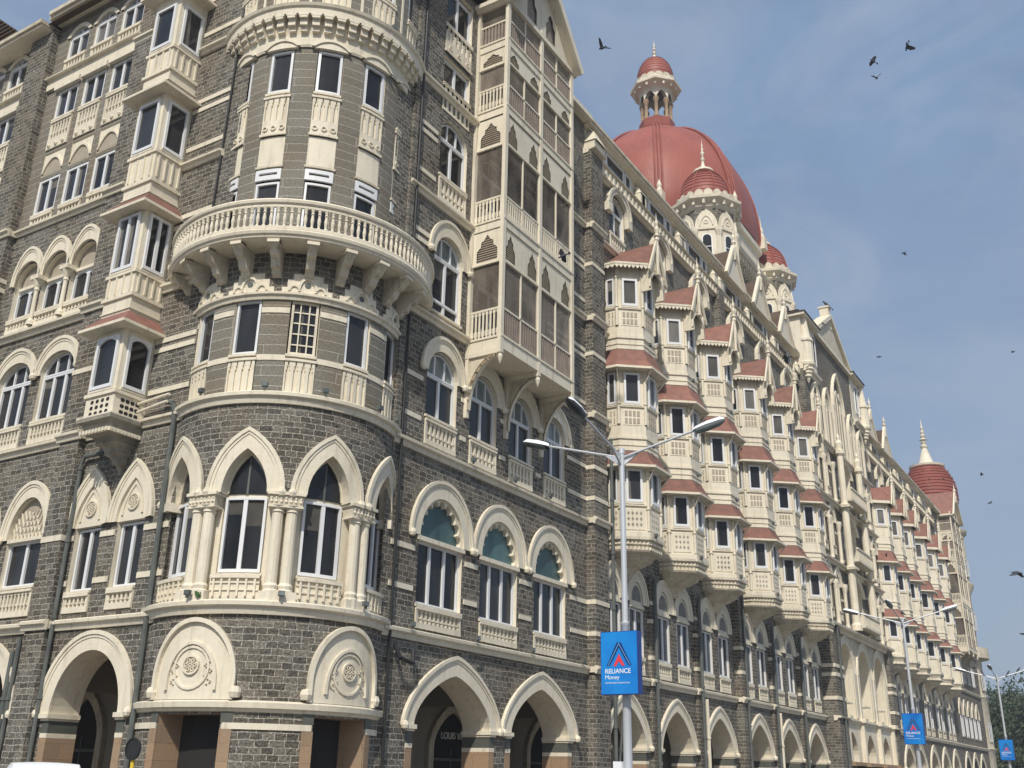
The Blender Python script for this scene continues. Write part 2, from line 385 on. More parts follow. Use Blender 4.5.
def archivolt(F, parent, uc, hi, ri, ho, ro, vs, kind='round', kindo=None, w1=.07, foot=0, hood=.13, m=None, n=18, name='arch', boss=True, kinddepth=0):
    m = m or CR; b = MB(F); ko = kindo or kind
    pi, po = prof(kind, uc, hi, vs, ri, n), prof(ko, uc, ho, vs, ro, n)
    if foot: pi = [(pi[0][0], vs-foot)]+pi+[(pi[-1][0], vs-foot)]; po = [(po[0][0], vs-foot)]+po+[(po[-1][0], vs-foot)]
    b.ring(pi, po, -.02, w1, m)
    t = .1
    pm = prof(ko, uc, ho-t, vs, ro-t, n); pq = prof(ko, uc, ho+.02, vs, ro+.02, n)
    b.ring(pm, pq, w1, w1+hood-.07, m)
    pm2 = prof(ko, uc, ho-t*1.9, vs, ro-t*1.9, n); b.ring(pm2, pm, w1, w1+.025, m)
    if boss:
        for s_ in (-1, 1): b.post(uc+s_*(ho-.06), w1+.05, [(0, vs-.14), (.1, vs-.1), (.13, vs), (.1, vs+.1), (0, vs+.14)], m, 8)
    return b.build(name, parent, smooth=False)

def window(F, parent, u0, u1, v0, v1, n=2, w=-.16, arch=None, fan=0, gm=None, fm=None, fw=.075, mw=.06, name='window', b=None, bars=0, tops=None, sill=True):
    """white framed window; arch=(kind, rise) makes an arched head over a transom at v1"""
    own = b is None; b = b or MB(F); gm = gm or GL; fm = fm or WF
    b.face([(u0, v0, w-.05), (u1, v0, w-.05), (u1, v1, w-.05), (u0, v1, w-.05)], gm)
    b.box(u0, u0+fw, v0, v1, w-.05, w+.03, fm); b.box(u1-fw, u1, v0, v1, w-.05, w+.03, fm)
    b.box(u0+fw, u1-fw, v0, v0+fw*1.3, w-.05, w+.03, fm); b.box(u0+fw, u1-fw, v1-fw, v1, w-.05, w+.03, fm)
    for i in range(1, n):
        x = u0+(u1-u0)*i/n; b.box(x-mw, x+mw, v0+fw*1.3, v1-fw, w-.05, w+.02, fm)
    for i in range(bars):
        y = v0+(v1-v0)*(i+1)/(bars+1); b.box(u0+fw, u1-fw, y-.02, y+.02, w-.05, w-.005, fm)
    if sill: b.box(u0-.04, u1+.04, v0-.09, v0-.005, w-.05, .07, CR)
    if RND.random() < .6 and v1-v0 > 1.2:
        for i in range(n):
            if RND.random() < .45:
                a0 = u0+(u1-u0)*i/n+.05; a1 = u0+(u1-u0)*(i+1)/n-.05
                k = RND.random()
                if k < .5: b.face([(a0, v1-(v1-v0)*(.2+.5*k), w-.045), (a1, v1-(v1-v0)*(.2+.5*k), w-.045), (a1, v1-.03, w-.045), (a0, v1-.03, w-.045)], BLN)
                else: q = (a1-a0)*(.18+.3*RND.random()); b.face([(a0, v0+.05, w-.045), (a0+q*1.1, v0+.05, w-.045), (a0+q*.8, v1-.03, w-.045), (a0, v1-.03, w-.045)], BLN)
    if tops:                                               # rounded heads cut into each light
        for i in range(n):
            a0 = u0+(u1-u0)*i/n+mw; a1 = u0+(u1-u0)*(i+1)/n-mw; c = (a0+a1)/2; h = (a1-a0)/2
            p = prof('round', c, h, v1-fw-tops, tops, 8)
            b.ring(p, [(q[0], v1-fw+.001) for q in p], w-.05, w+.01, fm)
    if arch:
        kind, rise = arch[:2]; uc, hw = (u0+u1)/2, (u1-u0)/2; ga = arch[2] if len(arch) > 2 else gm
        pr = prof(kind, uc, hw, v1, rise, 14); pin = prof(kind, uc, hw-fw, v1+.03, rise-fw, 14)
        b.poly([pr[-1], *pr[::-1][1:-1], pr[0]], w-.05, ga)
        b.ring(pin, pr, w-.05, w+.03, fm)
        b.box(u0, u1, v1, v1+.07, w-.05, w+.04, fm)
        for i in range(1, fan):
            x = u0+(u1-u0)*i/fan; t = (x-uc)/hw
            y = min(pr, key=lambda q: abs(q[0]-x))[1]
            b.box(x-.03, x+.03, v1+.07, y-.04, w-.05, w+.02, fm)
    return b.build(name, parent) if own else b

def balus(F, parent, u0, u1, v0, v1, m=None, pitch=.2, name='balustrade', b=None, foot=.18, w0=-.12, w1=.06, dots=False):
    m = m or CR; own = b is None; b = b or MB(F)
    b.face([(u0, v0, w0), (u1, v0, w0), (u1, v1, w0), (u0, v1, w0)], LT)
    b.box(u0, u1, v0, v0+foot, w0, w1, m); b.box(u0, u1, v1-.08, v1, w0, w1+.03, m)
    n = max(2, int(round((u1-u0)/pitch))); p = (u1-u0)/n
    b.box(u0, u0+p*.3, v0+foot, v1-.08, w0, w1-.01, m); b.box(u1-p*.3, u1, v0+foot, v1-.08, w0, w1-.01, m)
    h = v1-.08-v0-foot
    for i in range(n):
        x = u0+p*(i+.5)
        if 0 < i or True:
            b.box(x-p*.2, x+p*.2, v0+foot, v1-.08, w0, w1-.03, m)
            b.box(x-p*.36, x+p*.36, v0+foot+h*.28, v0+foot+h*.40, w0, w1-.02, m)
            b.box(x-p*.36, x+p*.36, v1-.08-h*.14, v1-.08, w0, w1-.02, m)
    if dots:
        k = 3
        for i in range(k):
            x = u0+(u1-u0)*(i+.5)/k; b.post(x, w1+.01, [(.07, v0+.1), (.09, v0+.16), (.07, v0+.22)], m, 8)
    return b.build(name, parent) if own else b

P_STR = lambda v, h, w1: [(v-h, 0), (v-h, w1*.35), (v-h*.72, w1*.5), (v-h*.55, w1*.45), (v-h*.4, w1*.95), (v-h*.12, w1), (v-h*.08, w1*.75), (v, w1*.7), (v+.03, 0)]
def course(F, parent, u0, u1, v, h=.3, w1=.22, m=None, name='string_course', step=.35):
    b = MB(F); b.course(u0, u1, P_STR(v, h, w1), m or CR); return b.build(name, parent, step=step)

def pier(F, parent, u0, u1, v0, v1, w1, stripes=(), courses=(), name='pier', m=None):
    b = MB(F); b.box(u0, u1, v0, v1, -.05, w1, m or BR)
    for s in stripes: b.box(u0-.02, u1+.02, s-.09, s+.09, w1-.1, w1+.03, CR); b.box(u0-.02, u1+.02, s-.09, s+.09, -.02, w1-.1, CR)
    for c in courses: b.course(u0-.12, u1+.12, [(v_, w_+w1) for v_, w_ in P_STR(c, .3, .2)], CR); b.box(u0-.1, u1+.1, c-.25, c-.02, 0, w1, CR)
    return b.build(name, parent)
def bands(F, parent, segs, zs, name='stone_band', h=.17, w1=.035, stuff=False):
    if stuff:
        b = MB(F)
        for u0, u1 in segs:
            for z in zs: b.box(u0, u1, z-h/2, z+h/2, -.02, w1, CR)
        o = b.build(name, parent); o['kind'] = 'stuff'; return o
    for u0, u1 in segs:
        for z in zs:
            b = MB(F); b.box(u0, u1, z-h/2, z+h/2, -.02, w1, CR); b.build(name, parent)

HOTEL = empty('hotel', (20, 20, 0), 'grand dark stone hotel with cream trim, round corner tower, oriels and red domes', 'hotel')
H = HOTEL
C1, C2, C3, C4, C5 = 5.85, 12.05, 16.85, 21.6, 26.5
PAIRS = [24.2, 23.82, 22.2, 19.4, 19.02, 17.55, 14.75, 14.42, 12.95, 8.45, 7.0, 28.9, 28.5, 27.3]

# ------------------------------------------------------------------ ground
def flat(name, x0, x1, y0, y1, z0, z1, m):
    b = MB(lambda u, v, w_: (u, -w_, v)); b.box(x0, x1, z0, z1, -y1, -y0, m); return struct(b.build(name))
ASPH = mottled('asphalt', (.055, .055, .055), (.045, .045, .045), 1.5, .9, 0, .3)
PAVE = brick('paving', (.3, .28, .25), (.25, .24, .22), (.18, .17, .16), .6, .6, .008, .004, .3)
b = MB(lambda u, v, w_: (u, -w_, v)); b.face([(-900, 0, 900), (1500, 0, 900), (1500, 0, -1500), (-900, 0, -1500)], mottled('earth', (.16, .145, .12), (.12, .115, .1), .05, .95))
struct(b.build('ground'))
flat('road', -300, 600, -2, 14.5, -.05, .004, ASPH); flat('side_road', 4, 15.5, 14.5, 300, -.05, .004, ASPH)
flat('pavement', 15.5, 160, 14.5, 19.9, -.05, .13, PAVE); flat('pavement', 15.5, 20.2, 19.9, 300, -.05, .13, PAVE)
flat('pavement', -300, 600, -16, -2, -.05, .13, PAVE)
bb = MB(lambda u, v, w_: (u, -w_, v))
for i in range(60): bb.box(-60+i*6, -57+i*6, .004, .008, -6.07, -5.93, WHT)
bb.build('road_marking', bpy.data.objects['road'])

# ------------------------------------------------------------------ shared pieces of the hotel
def notched(F, parent, u0, u1, v0, v1, notches, m=None, depth=.9, rev=None, name='wall'):
    """wall whose lower edge is cut by open arches; notches: list of open profiles left to right"""
    b = MB(F); out = [(u0, v0)]
    for p in notches:
        q = [(p[0][0], v0)] + list(p) + [(p[-1][0], v0)]
        if abs(p[0][1]-v0) < 1e-6: q = list(p)
        out += q; b.loopwall(q[::-1], -depth, 0, rev or CR, close=False)
    out += [(u1, v0), (u1, v1), (u0, v1)]
    b.poly(out, 0, m or BR); return b.build(name, parent)

def jamb(F, parent, edges, zs=2.95, depth=.9):
    """stone dressings of an arcade pier; edges: list of (u, side)"""
    for u, s in edges:
        b = MB(F)
        a0, a1 = (u-.3, u+.02) if s < 0 else (u-.02, u+.3)
        b.box(a0, a1, 0, zs-.55, -depth, .02, ST); b.box(a0, a1, zs-.55, zs-.42, -depth, .03, CR)
        b.box(a0, a1, zs-.42, zs, -depth, .02, GN); b.box(a0-.07, a1+.07, zs, zs+.13, -depth, .14, CR)
        b.box(a0-.03, a1+.03, zs-.07, zs, -depth, .08, CR)
        b.build('pier_dressing', parent)

def cusped(F, parent, uc, hw, vs, rise, k=9, w0=-.16, w1=.0, t=.22, name='scalloped_trim'):
    b = MB(F); n = k*6; pin, pout = [], []
    for i in range(n+1):
        a = PI-PI*i/n; r = 1-(t/hw)*(.35+.65*abs(math.sin(k*PI*i/n))**.7 * 1) if False else 1-(t/hw)*(1-.72*abs(math.sin(k*PI*i/n))**.6)
        pin.append((uc+hw*r*math.cos(a), vs+rise*r*math.sin(a))); pout.append((uc+hw*math.cos(a), vs+rise*math.sin(a)))
    b.ring(pin, pout, w0, w1, CR); return b.build(name, parent)

def rosette(F, parent, uc, vc, r, w0, name='rosette'):
    b = MB(F)
    def torus(cu, cv, R, t, n=18):
        a = [(cu+(R-t)*math.cos(PI-2*PI*i/n), cv+(R-t)*math.sin(PI-2*PI*i/n)) for i in range(n+1)]
        o = [(cu+R*math.cos(PI-2*PI*i/n), cv+R*math.sin(PI-2*PI*i/n)) for i in range(n+1)]
        b.ring(a, o, w0, w0+.06, CR)
    torus(uc, vc, r, r*.18)
    for i in range(6): torus(uc+r*.5*math.cos(i*PI/3), vc+r*.5*math.sin(i*PI/3), r*.22, r*.09, 8)
    torus(uc, vc, r*.22, r*.1, 8)
    return b.build(name, parent)

def arcade_back(F, parent, u0, u1, centres, hw=1.5, depth=4.2):
    b = MB(F)
    b.box(u0, u1, 0.05, 5.3, -depth-.2, -depth, IN); b.box(u0, u1, 5.3, 5.45, -depth, -.88, IN); b.box(u0, u1, .03, .1, -depth, -.88, ST)
    for c in centres:
        p = prof('tudor', c, hw*.75, 2.6, 1.3, 12); po = prof('tudor', c, hw*.75+.3, 2.6, 1.65, 12)
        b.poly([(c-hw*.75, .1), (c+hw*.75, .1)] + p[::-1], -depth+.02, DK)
        b.ring([(p[0][0], .1)]+p+[(p[-1][0], .1)], [(po[0][0], .1)]+po+[(po[-1][0], .1)], -depth, -depth+.16, CD)
        b.box(c-.03, c+.03, .1, 2.6, -depth+.02, -depth+.07, PG); b.box(c-hw*.72, c+hw*.72, 2.1, 2.2, -depth+.02, -depth+.07, PG)
    return b.build('arcade_interior', parent)

def transverse(F, parent, us, depth=4.2, w0=-.9):
    """cross arches inside the arcade, between bays"""
    for u in us: b = MB(F); b.box(u-.18, u+.18, 3.9, 5.3, -depth, w0, IN); b.box(u-.18, u+.18, .1, 5.3, -depth, -depth+.45, IN); b.build('arcade_rib', parent)

# ================================================================== SIDE FRONT (plane x = 20)
X = FX(20)
JOIN = 24.7
def side_arch(cy, hwi=1.57, hwo=2.14):
    archivolt(X, H, -cy, hwi, 1.8, hwo, 2.36, 3.08, 'round', w1=.08, n=24)
notched(X, H, -38.2, -JOIN, 0, C1-.1, [[(p[0], p[1]) for p in prof('round', -c, 1.57, 3.08, 1.8, 24)] for c in (32.6, 27.1)], depth=1.0)
for c in (32.6, 27.1): side_arch(c)
jamb(X, H, [(-c+s*1.57, s) for c in (32.6, 27.1) for s in (-1, 1)], 2.95, 1.0)
arcade_back(X, H, -60, -24, [-32.6, -28.2, -25.7], 1.2)
transverse(X, H, [-35.2, -29.9, -24.9])
notched(X, H, -60, -38.2, 0, C1-.1, [prof('round', -c, 1.57, 3.08, 1.8, 16) for c in (54, 48.4, 42.8)], depth=1.0)
for c in (42.8, 48.4, 54): side_arch(c)

def group_bay(us, hw=.67, left=-36.3, right=-30.2, big=((-34.15), (-31.65)), first=(-31.65, -34.5)):
    # first floor
    wall(X, H, left, right, C1-.1, C2-.2, [hole(u, .97, 6.1, 8.7, 1.4, 'round') for u in first], depth=.3, rev=CR)
    for u in first:
        window(X, H, u-.97, u+.97, 7.1, 8.62, 2)
        bl = MB(X); bl.poly([(u-.97, 8.72), (u+.97, 8.72)]+prof('round', u, .97, 8.72, 1.38, 14)[::-1], -.14, LT)
        for k in range(-5, 6):
            for sgn in (-1, 1):
                x0 = u+k*.2; h = 1.36*math.sqrt(max(0, 1-((x0-u)/.97)**2))
                if h > .25: bl.slant((x0, 8.74), (x0+sgn*min(.45, .97-abs(x0-u)), 8.74+h*.72), .03, -.14, -.1, CR)
        bl.box(u-.97, u+.97, 8.62, 8.74, -.16, .02, CR); bl.build('lattice_lunette', H)
        balus(X, H, u-.97, u+.97, 6.1, 6.98, dots=False)
        archivolt(X, H, u, .97, 1.4, 1.34, 1.95, 8.72, 'round')
    # second floor: two large round headed windows
    wall(X, H, left, right, C2-.2, C3-.1, [hole(u, .97, 12.12, 14.75, .75, 'round') for u in big], depth=.3, rev=CR)
    for u in big:
        window(X, H, u-.97, u+.97, 13.0, 14.7, 3, arch=('round', .78), fan=3); balus(X, H, u-.97, u+.97, 12.12, 12.88)
        archivolt(X, H, u, .97, .78, 1.27, 1.33, 14.75, 'round')
    # third floor: three linked arches on colonnettes
    wall(X, H, left, right, C3-.1, C4-.1, [hole(u, hw+.12, 16.95, 18.9, .95, 'round') for u in us], depth=.35, rev=CR)
    for u in us:
        window(X, H, u-hw-.1, u+hw+.1, 17.55, 18.82, 2, tops=.16, w=-.2); balus(X, H, u-hw-.1, u+hw+.1, 16.92, 17.43)
        archivolt(X, H, u, hw+.12, .95, .9, 1.55, 18.98, 'round', boss=False, w1=.1)
        bl = MB(X); bl.poly([(u-.66, 18.9), (u+.66, 18.9)]+prof('round', u, .66, 18.95, .95, 12)[::-1], -.22, LT); bl.box(u-.67, u+.67, 18.82, 18.95, -.26, -.1, CR); bl.build('lattice_lunette', H)
    for a, c in zip(us, us[1:]):
        m_ = (a+c)/2; cb = MB(X)
        cb.post(m_, .1, [(.14, 17.0), (.14, 17.15), (.085, 17.25), (.08, 18.4), (.11, 18.45), (.09, 18.55), (.2, 18.85), (.22, 18.98)], CR, 10)
        cb.box(m_-.24, m_+.24, 18.86, 19.02, -.1, .3, CR); cb.build('colonnette', H)
    # fourth floor
    wall(X, H, left, right, C4-.1, 25.15, [hole(u, hw, 22.05, 23.8) for u in us]+[hole(u, hw, 23.95, 25.05) for u in us], AS, .14, CR)
    for u in us:
        window(X, H, u-hw, u+hw, 22.15, 23.78, 2, w=-.06, fw=.1); balus(X, H, u-hw, u+hw, C4, 22.02, foot=.06, w0=-.05)
        bl = MB(X); bl.box(u-hw, u+hw, 23.95, 25.05, -.21, -.04, CR)
        pp = prof('seg', u, hw-.08, 24.1, .62, 12); bl.poly([(pp[0][0], 24.02), (pp[-1][0], 24.02)]+pp[::-1], -.03, LT)
        bl.ring(pp, prof('seg', u, hw, 24.1, .72, 12), -.04, .03, CR); bl.build('blind_arch_panel', H)
    # fifth floor
    wall(X, H, left, right, 25.15, 28.4, [hole(u, hw, 25.2, 28.2) for u in us], AS, .14, CR)
    for u in us:
        window(X, H, u-hw, u+hw, 26.75, 28.18, 2, w=-.06, fw=.1); balus(X, H, u-hw, u+hw, 25.22, 26.6, foot=.5, dots=True)
    bl = MB(X); bl.box(left+.1, right, 28.42, 28.95, -.05, .12, CR); bl.course(left+.05, right, P_STR(28.97, .18, .3), CR)
    for u in us: bl.box(u-hw-.15, u+hw+.15, 28.2, 28.42, -.02, .16, CR)
    bl.build('cream_band', H)
    # sixth floor
    wall(X, H, left, right, 28.4, 32.0, [hole(u, hw, 29.05, 30.95, .38, 'seg') for u in us], AS, .16, CR)
    for u in us:
        window(X, H, u-hw, u+hw, 29.78, 30.95, 2, arch=('seg', .36), fan=2, w=-.08, fw=.1, gm=GL if u != us[1] else CU); balus(X, H, u-hw, u+hw, 29.05, 29.7, foot=.1)
        archivolt(X, H, u, hw, .38, hw+.14, .5, 30.95, 'seg', w1=.03, hood=.1, boss=False, name='window_hood')
    course(X, H, left, right, C1, .32, .25); course(X, H, left, right, C2, .3, .22); course(X, H, left, right, C3, .3, .24); course(X, H, left, right, C4, .25, .2)

group_bay([-34.72, -32.96, -31.22])
group_bay([-42.4, -40.7, -39.0], left=-44.0, right=-37.7, big=(-42.1, -39.4), first=(-42.1, -39.4))
for a, c in ((-37.7, -36.2), (-45.6, -44.0)):
    pier(X, H, a, c, 5.6, 31.6, .35, [8.45, 7.0, 14.75, 12.95, 19.4, 19.0, 17.5], [C1, C3, C4])
pier(X, H, -30.25, -29.25, 0, 28.3, .3, [8.45, 14.3], [C1, C2, C3, C4])
pier(X, H, -30.2, -29.3, 28.3, 32.0, .2, [], [28.6])
wall(X, H, -60, -45.6, C1-.1, 31.6, [])
wall(X, H, -36.2, -29.25, 0, .01, [], name='plinth')
# oriel bay of the side front
wall(X, H, -29.25, -JOIN+.2, C1-.1, C2-.2, [hole(u, .62, 6.05, 8.75) for u in (-28.35, -26.3)], depth=.3, rev=CR)
for u in (-28.35, -26.3):
    window(X, H, u-.58, u+.58, 6.72, 8.72, 2); balus(X, H, u-.6, u+.6, 6.05, 6.62)
    b = MB(X); b.poly([(u-.66, 8.76), (u+.66, 8.76)]+prof('pointed', u, .66, 8.76, 1.35, 14)[::-1], -.0+.01, CR)
    b.ring(prof('pointed', u, .42, 8.95, .95, 12), prof('pointed', u, .5, 8.95, 1.08, 12), .01, .05, CR); b.build('blind_arch_panel', H)
    rosette(X, H, u, 9.35, .27, .01)
    archivolt(X, H, u, .66, 1.35, 1.02, 1.95, 8.76, 'pointed', boss=False, w1=.1)
wall(X, H, -29.25, -JOIN+.2, C2-.2, 17.0, []); wall(X, H, -29.25, -23.7, 17.0, 32.1, [])
segs = [(-29.2, -27.95), (-26.45, -JOIN+.15)]
bands(X, H, segs, [14.75, 14.42, 12.95, 19.4, 19.02, 17.55, 24.2, 23.82, 22.2, 28.9, 27.3])
bands(X, H, [(-29.2, -29.0), (-27.7, -27.0), (-25.65, -JOIN+.15)], [8.45, 7.0])
for z, h in ((C1, .32), (C2, .3), (C3, .3), (C4, .25), (26.6, .25)): course(X, H, -29.3, -JOIN+.25, z, h, .22)
b = MB(X); b.box(-60, -36.35, 31.45, 31.6, -1, .85, CR); b.box(-60, -36.3, 31.58, 31.76, -1, .95, CD)
b.box(-36.3, -24.5, 31.9, 32.1, -1, .6, CR); b.box(-36.2, -24.5, 32.05, 32.25, -1, .72, CD); b.build('eave', H)
b = MB(X); b.slab([(-60, 34.4), (-41.3, 34.4), (-52.5, 43.2), (-60, 43.2)], -9, -3, BT)
for i in range(29): b.box(-60, -41.5-i*.375, 34.5+i*.3, 34.57+i*.3, -3.01, -2.85, BT)
b.build('tiled_roof', H)

# square oriel on the side front: three storeys of corner windows
OW, OP = 1.2, [(-27.9, 0), (-27.9, 1.2), (-26.5, 1.2), (-26.5, 0)]
def offp(pl, d, ends=True):
    out = []; n = len(pl)
    for i, p in enumerate(pl):
        ns = []
        if i > 0: a = pl[i-1]; e = (p[0]-a[0], p[1]-a[1]); L = math.hypot(*e); ns.append((-e[1]/L, e[0]/L))
        if i < n-1: c = pl[i+1]; e = (c[0]-p[0], c[1]-p[1]); L = math.hypot(*e); ns.append((-e[1]/L, e[0]/L))
        if len(ns) == 1: out.append((p[0]+ns[0][0]*d, p[1]+ns[0][1]*d)); continue
        k = 1+ns[0][0]*ns[1][0]+ns[0][1]*ns[1][1]
        out.append((p[0]+(ns[0][0]+ns[1][0])*d/k, p[1]+(ns[0][1]+ns[1][1])*d/k))
    return out
def XP(P, Q):
    dx, dw = Q[0]-P[0], Q[1]-P[1]; L = math.hypot(dx, dw); dx /= L; dw /= L
    return lambda s, v, t: X(P[0]+dx*s-dw*t, v, P[1]+dw*s+dx*t)
SQ = empty('oriel', tuple(X(-27.2, 10.3, .6)), '', 'x'); del SQ['label']; del SQ['category']; SQ.parent = H; SQ.location = Vector(X(-27.2, 10.3, .6))-WORLD[H]
b = MB(X)
body = [(11.75, 32.5)]
b.plan(OP, 11.75, 32.8, CR)
for z in (16.1, 20.45, 25.1, 29.9):
    b.plan(offp(OP, .07), z-.09, z+.03, CR, top=CR, bot=CR); b.plan(offp(OP, .04), z-.55, z-.5, CR, top=CR, bot=CR)
for z in (12.75, 17.0, 21.65, 26.1): b.plan(offp(OP, .06), z-.12, z, CR, top=CR, bot=CR)
b.build('oriel_wall', SQ)
b = MB(X)
pr = [(.14, 11.9, 1), (.12, 11.78, 1), (.0, 11.7, .97), (-.03, 11.5, .95), (.02, 11.46, .95), (-.2, 11.36, .82), (-.24, 11.22, .78), (-.19, 11.19, .78), (-.34, 11.08, .62), (-.37, 10.95, .56), (-.32, 10.92, .56), (-.47, 10.82, .42), (-.5, 10.7, .34), (-.46, 10.67, .34), (-.57, 10.58, .22), (-.62, 10.45, .12), (-.67, 10.3, .05)]
for (d0, z0, k0), (d1, z1, k1) in zip(pr, pr[1:]): b.plan([(u_, max(0, w_)*k1) for u_, w_ in offp(OP, d1)], z1, z0, CG, [(u_, max(0, w_)*k0) for u_, w_ in offp(OP, d0)])
b.plan(offp(OP, .14), 11.9, 11.95, CR, top=CR)
for i in range(9):
    for (P, Q) in ((OP[1], OP[2]), (OP[2], OP[3])):
        F_ = XP(P, Q); L = math.hypot(Q[0]-P[0], Q[1]-P[1]); b.F = X
        s0 = L*(i+.5)/9
        x = P[0]+(Q[0]-P[0])*s0/L; w_ = P[1]+(Q[1]-P[1])*s0/L; b.box(x-.04, x+.04, 11.38, 11.5, w_-.04, w_+.07, CR)
b.build('corbel', SQ)
def skirtX(z0, z1):
    b = MB(X); b.plan(offp(OP, .42), z0, z1, RF, offp(OP, .03)); b.plan(offp(OP, .45), z0-.1, z0, CR, top=CR); b.plan(offp(OP, .0), z0-.12, z0-.1, CR, offp(OP, .45)); b.build('skirt_roof', SQ)
skirtX(14.95, 15.45); skirtX(19.35, 19.85); skirtX(24.1, 24.45); skirtX(28.6, 29.0)
for (z0, z1, kind) in ((12.85, 14.65, 'arch'), (17.08, 19.15, 'two'), (21.75, 23.75, 'one'), (26.2, 28.0, 'one')):
    for (P, Q, q) in ((OP[1], OP[2], 0), (OP[2], OP[3], 1), (OP[0], OP[1], 0)):
        F_ = XP(P, Q); L = math.hypot(Q[0]-P[0], Q[1]-P[1])
        window(F_, SQ, .17, L-.17, z0, z1, 2 if kind == 'two' else 1, w=.06, tops=.3 if kind == 'arch' else None, name='bay_window', fw=.09)
for (z0, z1) in ((15.5, 17.0), (19.9, 21.5), (24.5, 26.0), (11.95, 12.62)):
    for (P, Q) in ((OP[1], OP[2]), (OP[2], OP[3])):
        F_ = XP(P, Q); L = math.hypot(Q[0]-P[0], Q[1]-P[1]); b = MB(F_); zb = z0+.65*(z1-z0) if z0 > 12 else z0
        if z0 < 12:
            for i in range(4):
                for j in range(3): b.post(.32+i*(L-.64)/3, .0, [(.06, 12.0+j*.2), (.085, 12.06+j*.2), (.06, 12.12+j*.2)], DK, 6, .15)
            b.box(.1, L-.1, z0-.06, z0, 0, .05, CR)
        else:
            for i in range(4): b.box(.12+i*(L-.3)/3, .18+i*(L-.3)/3, z0+.7, z1-.05, 0, .05, CR)
            for i in range(5): b.box(.15+i*(L-.35)/4, .2+i*(L-.35)/4, z0+.55, z0+.62, 0, .06, CD)
        b.build('panel', SQ)

# ================================================================== CORNER TOWER
def U(R, th): return R*rad(th-227.0)
R1, R2, R3, R4 = 3.55, 3.45, 3.25, 3.45
T = empty('corner_tower', (TC, TC, 0), '', 'x'); del T['label']; del T['category']; T.parent = H; T.location = Vector((TC, TC, 0))-WORLD[H]
F1 = FT(R1)
A0, A1 = U(R1, 148), U(R1, 306)
notched(F1, T, A0, A1, 0, C1-.05, [[(U(R1, c)-1.0, 0), (U(R1, c)-1.0, 3.0), (U(R1, c)+1.0, 3.0), (U(R1, c)+1.0, 0)] for c in (192.5, 265)], depth=.9, rev=ST)
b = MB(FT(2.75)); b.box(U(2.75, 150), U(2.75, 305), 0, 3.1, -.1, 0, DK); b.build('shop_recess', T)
b = MB(F1); b.course(A0, A1, [(3.05, 0), (3.07, .06), (3.12, .07), (3.16, .16), (3.3, .18), (3.34, .1), (3.36, 0)], CR)
for lo, hi in ((148, 175.5), (209.5, 248), (282, 306)): b.box(U(R1, lo), U(R1, hi), 2.62, 2.78, -.02, .04, CR); 
for c in (192.5, 265):
    for s in (-1, 1):
        e = U(R1, c)+s*1.0; a, d = (e-.32, e) if s < 0 else (e, e+.32)
        b.box(a, d, 0, 2.62, -.02, .03, ST); b.box(a, d, 2.78, 3.05, -.02, .03, GN)
b.build('string_course', T)
for c in (192.5, 265):
    uc = U(R1, c); b = MB(F1)
    p = prof('round', uc, 1.3, 3.9, 1.62, 24); p = [(p[0][0]+.03, 3.36)]+p+[(p[-1][0]-.03, 3.36)]
    b.poly([p[0], *reversed(p[1:]), ][:1]+[p[-1]]+[*reversed(p[1:-1])], .07, CR) if False else b.poly([p[0], p[-1]]+p[1:-1][::-1], .07, CR)
    b.loopwall(p[::-1], -.02, .07, CR, close=False)
    q = prof('round', uc, 1.18, 3.9, 1.5, 24); q = [(q[0][0], 3.36)]+q+[(q[-1][0], 3.36)]
    b.ring(q, p, .07, .17, CR)
    k = prof('round', uc, .72, 3.75, 1.05, 20); k2 = prof('round', uc, .8, 3.75, 1.13, 20)
    b.ring([(k[0][0], 3.6)]+k+[(k[-1][0], 3.6)], [(k2[0][0], 3.6)]+k2+[(k2[-1][0], 3.6)], .07, .14, CR)
    for s in (-1, 1): b.post(uc+s*1.32, .1, [(0, 3.4), (.13, 3.42), (.17, 3.55), (.13, 3.68), (0, 3.72)], CR, 8)
    for i in range(14):
        a = -.2+i*.1
        for s in (-1, 1): b.post(uc+s*(.52+.1*math.sin(i)), .09, [(0, 3.72+i*.045), (.035, 3.75+i*.045), (0, 3.78+i*.045)], CD, 5)
    n = 20; a_ = [(uc+.5*math.cos(PI-2*PI*i/n), 4.18+.52*math.sin(PI-2*PI*i/n)) for i in range(n+1)]; c_ = [(uc+.56*math.cos(PI-2*PI*i/n), 4.18+.58*math.sin(PI-2*PI*i/n)) for i in range(n+1)]
    b.ring(a_, c_, .07, .11, CR)
    b.build('blind_arch_panel', T)
    rosette(F1, T, uc, 4.25, .26, .07)
course(F1, T, A0, A1, 6.0, .38, .25)
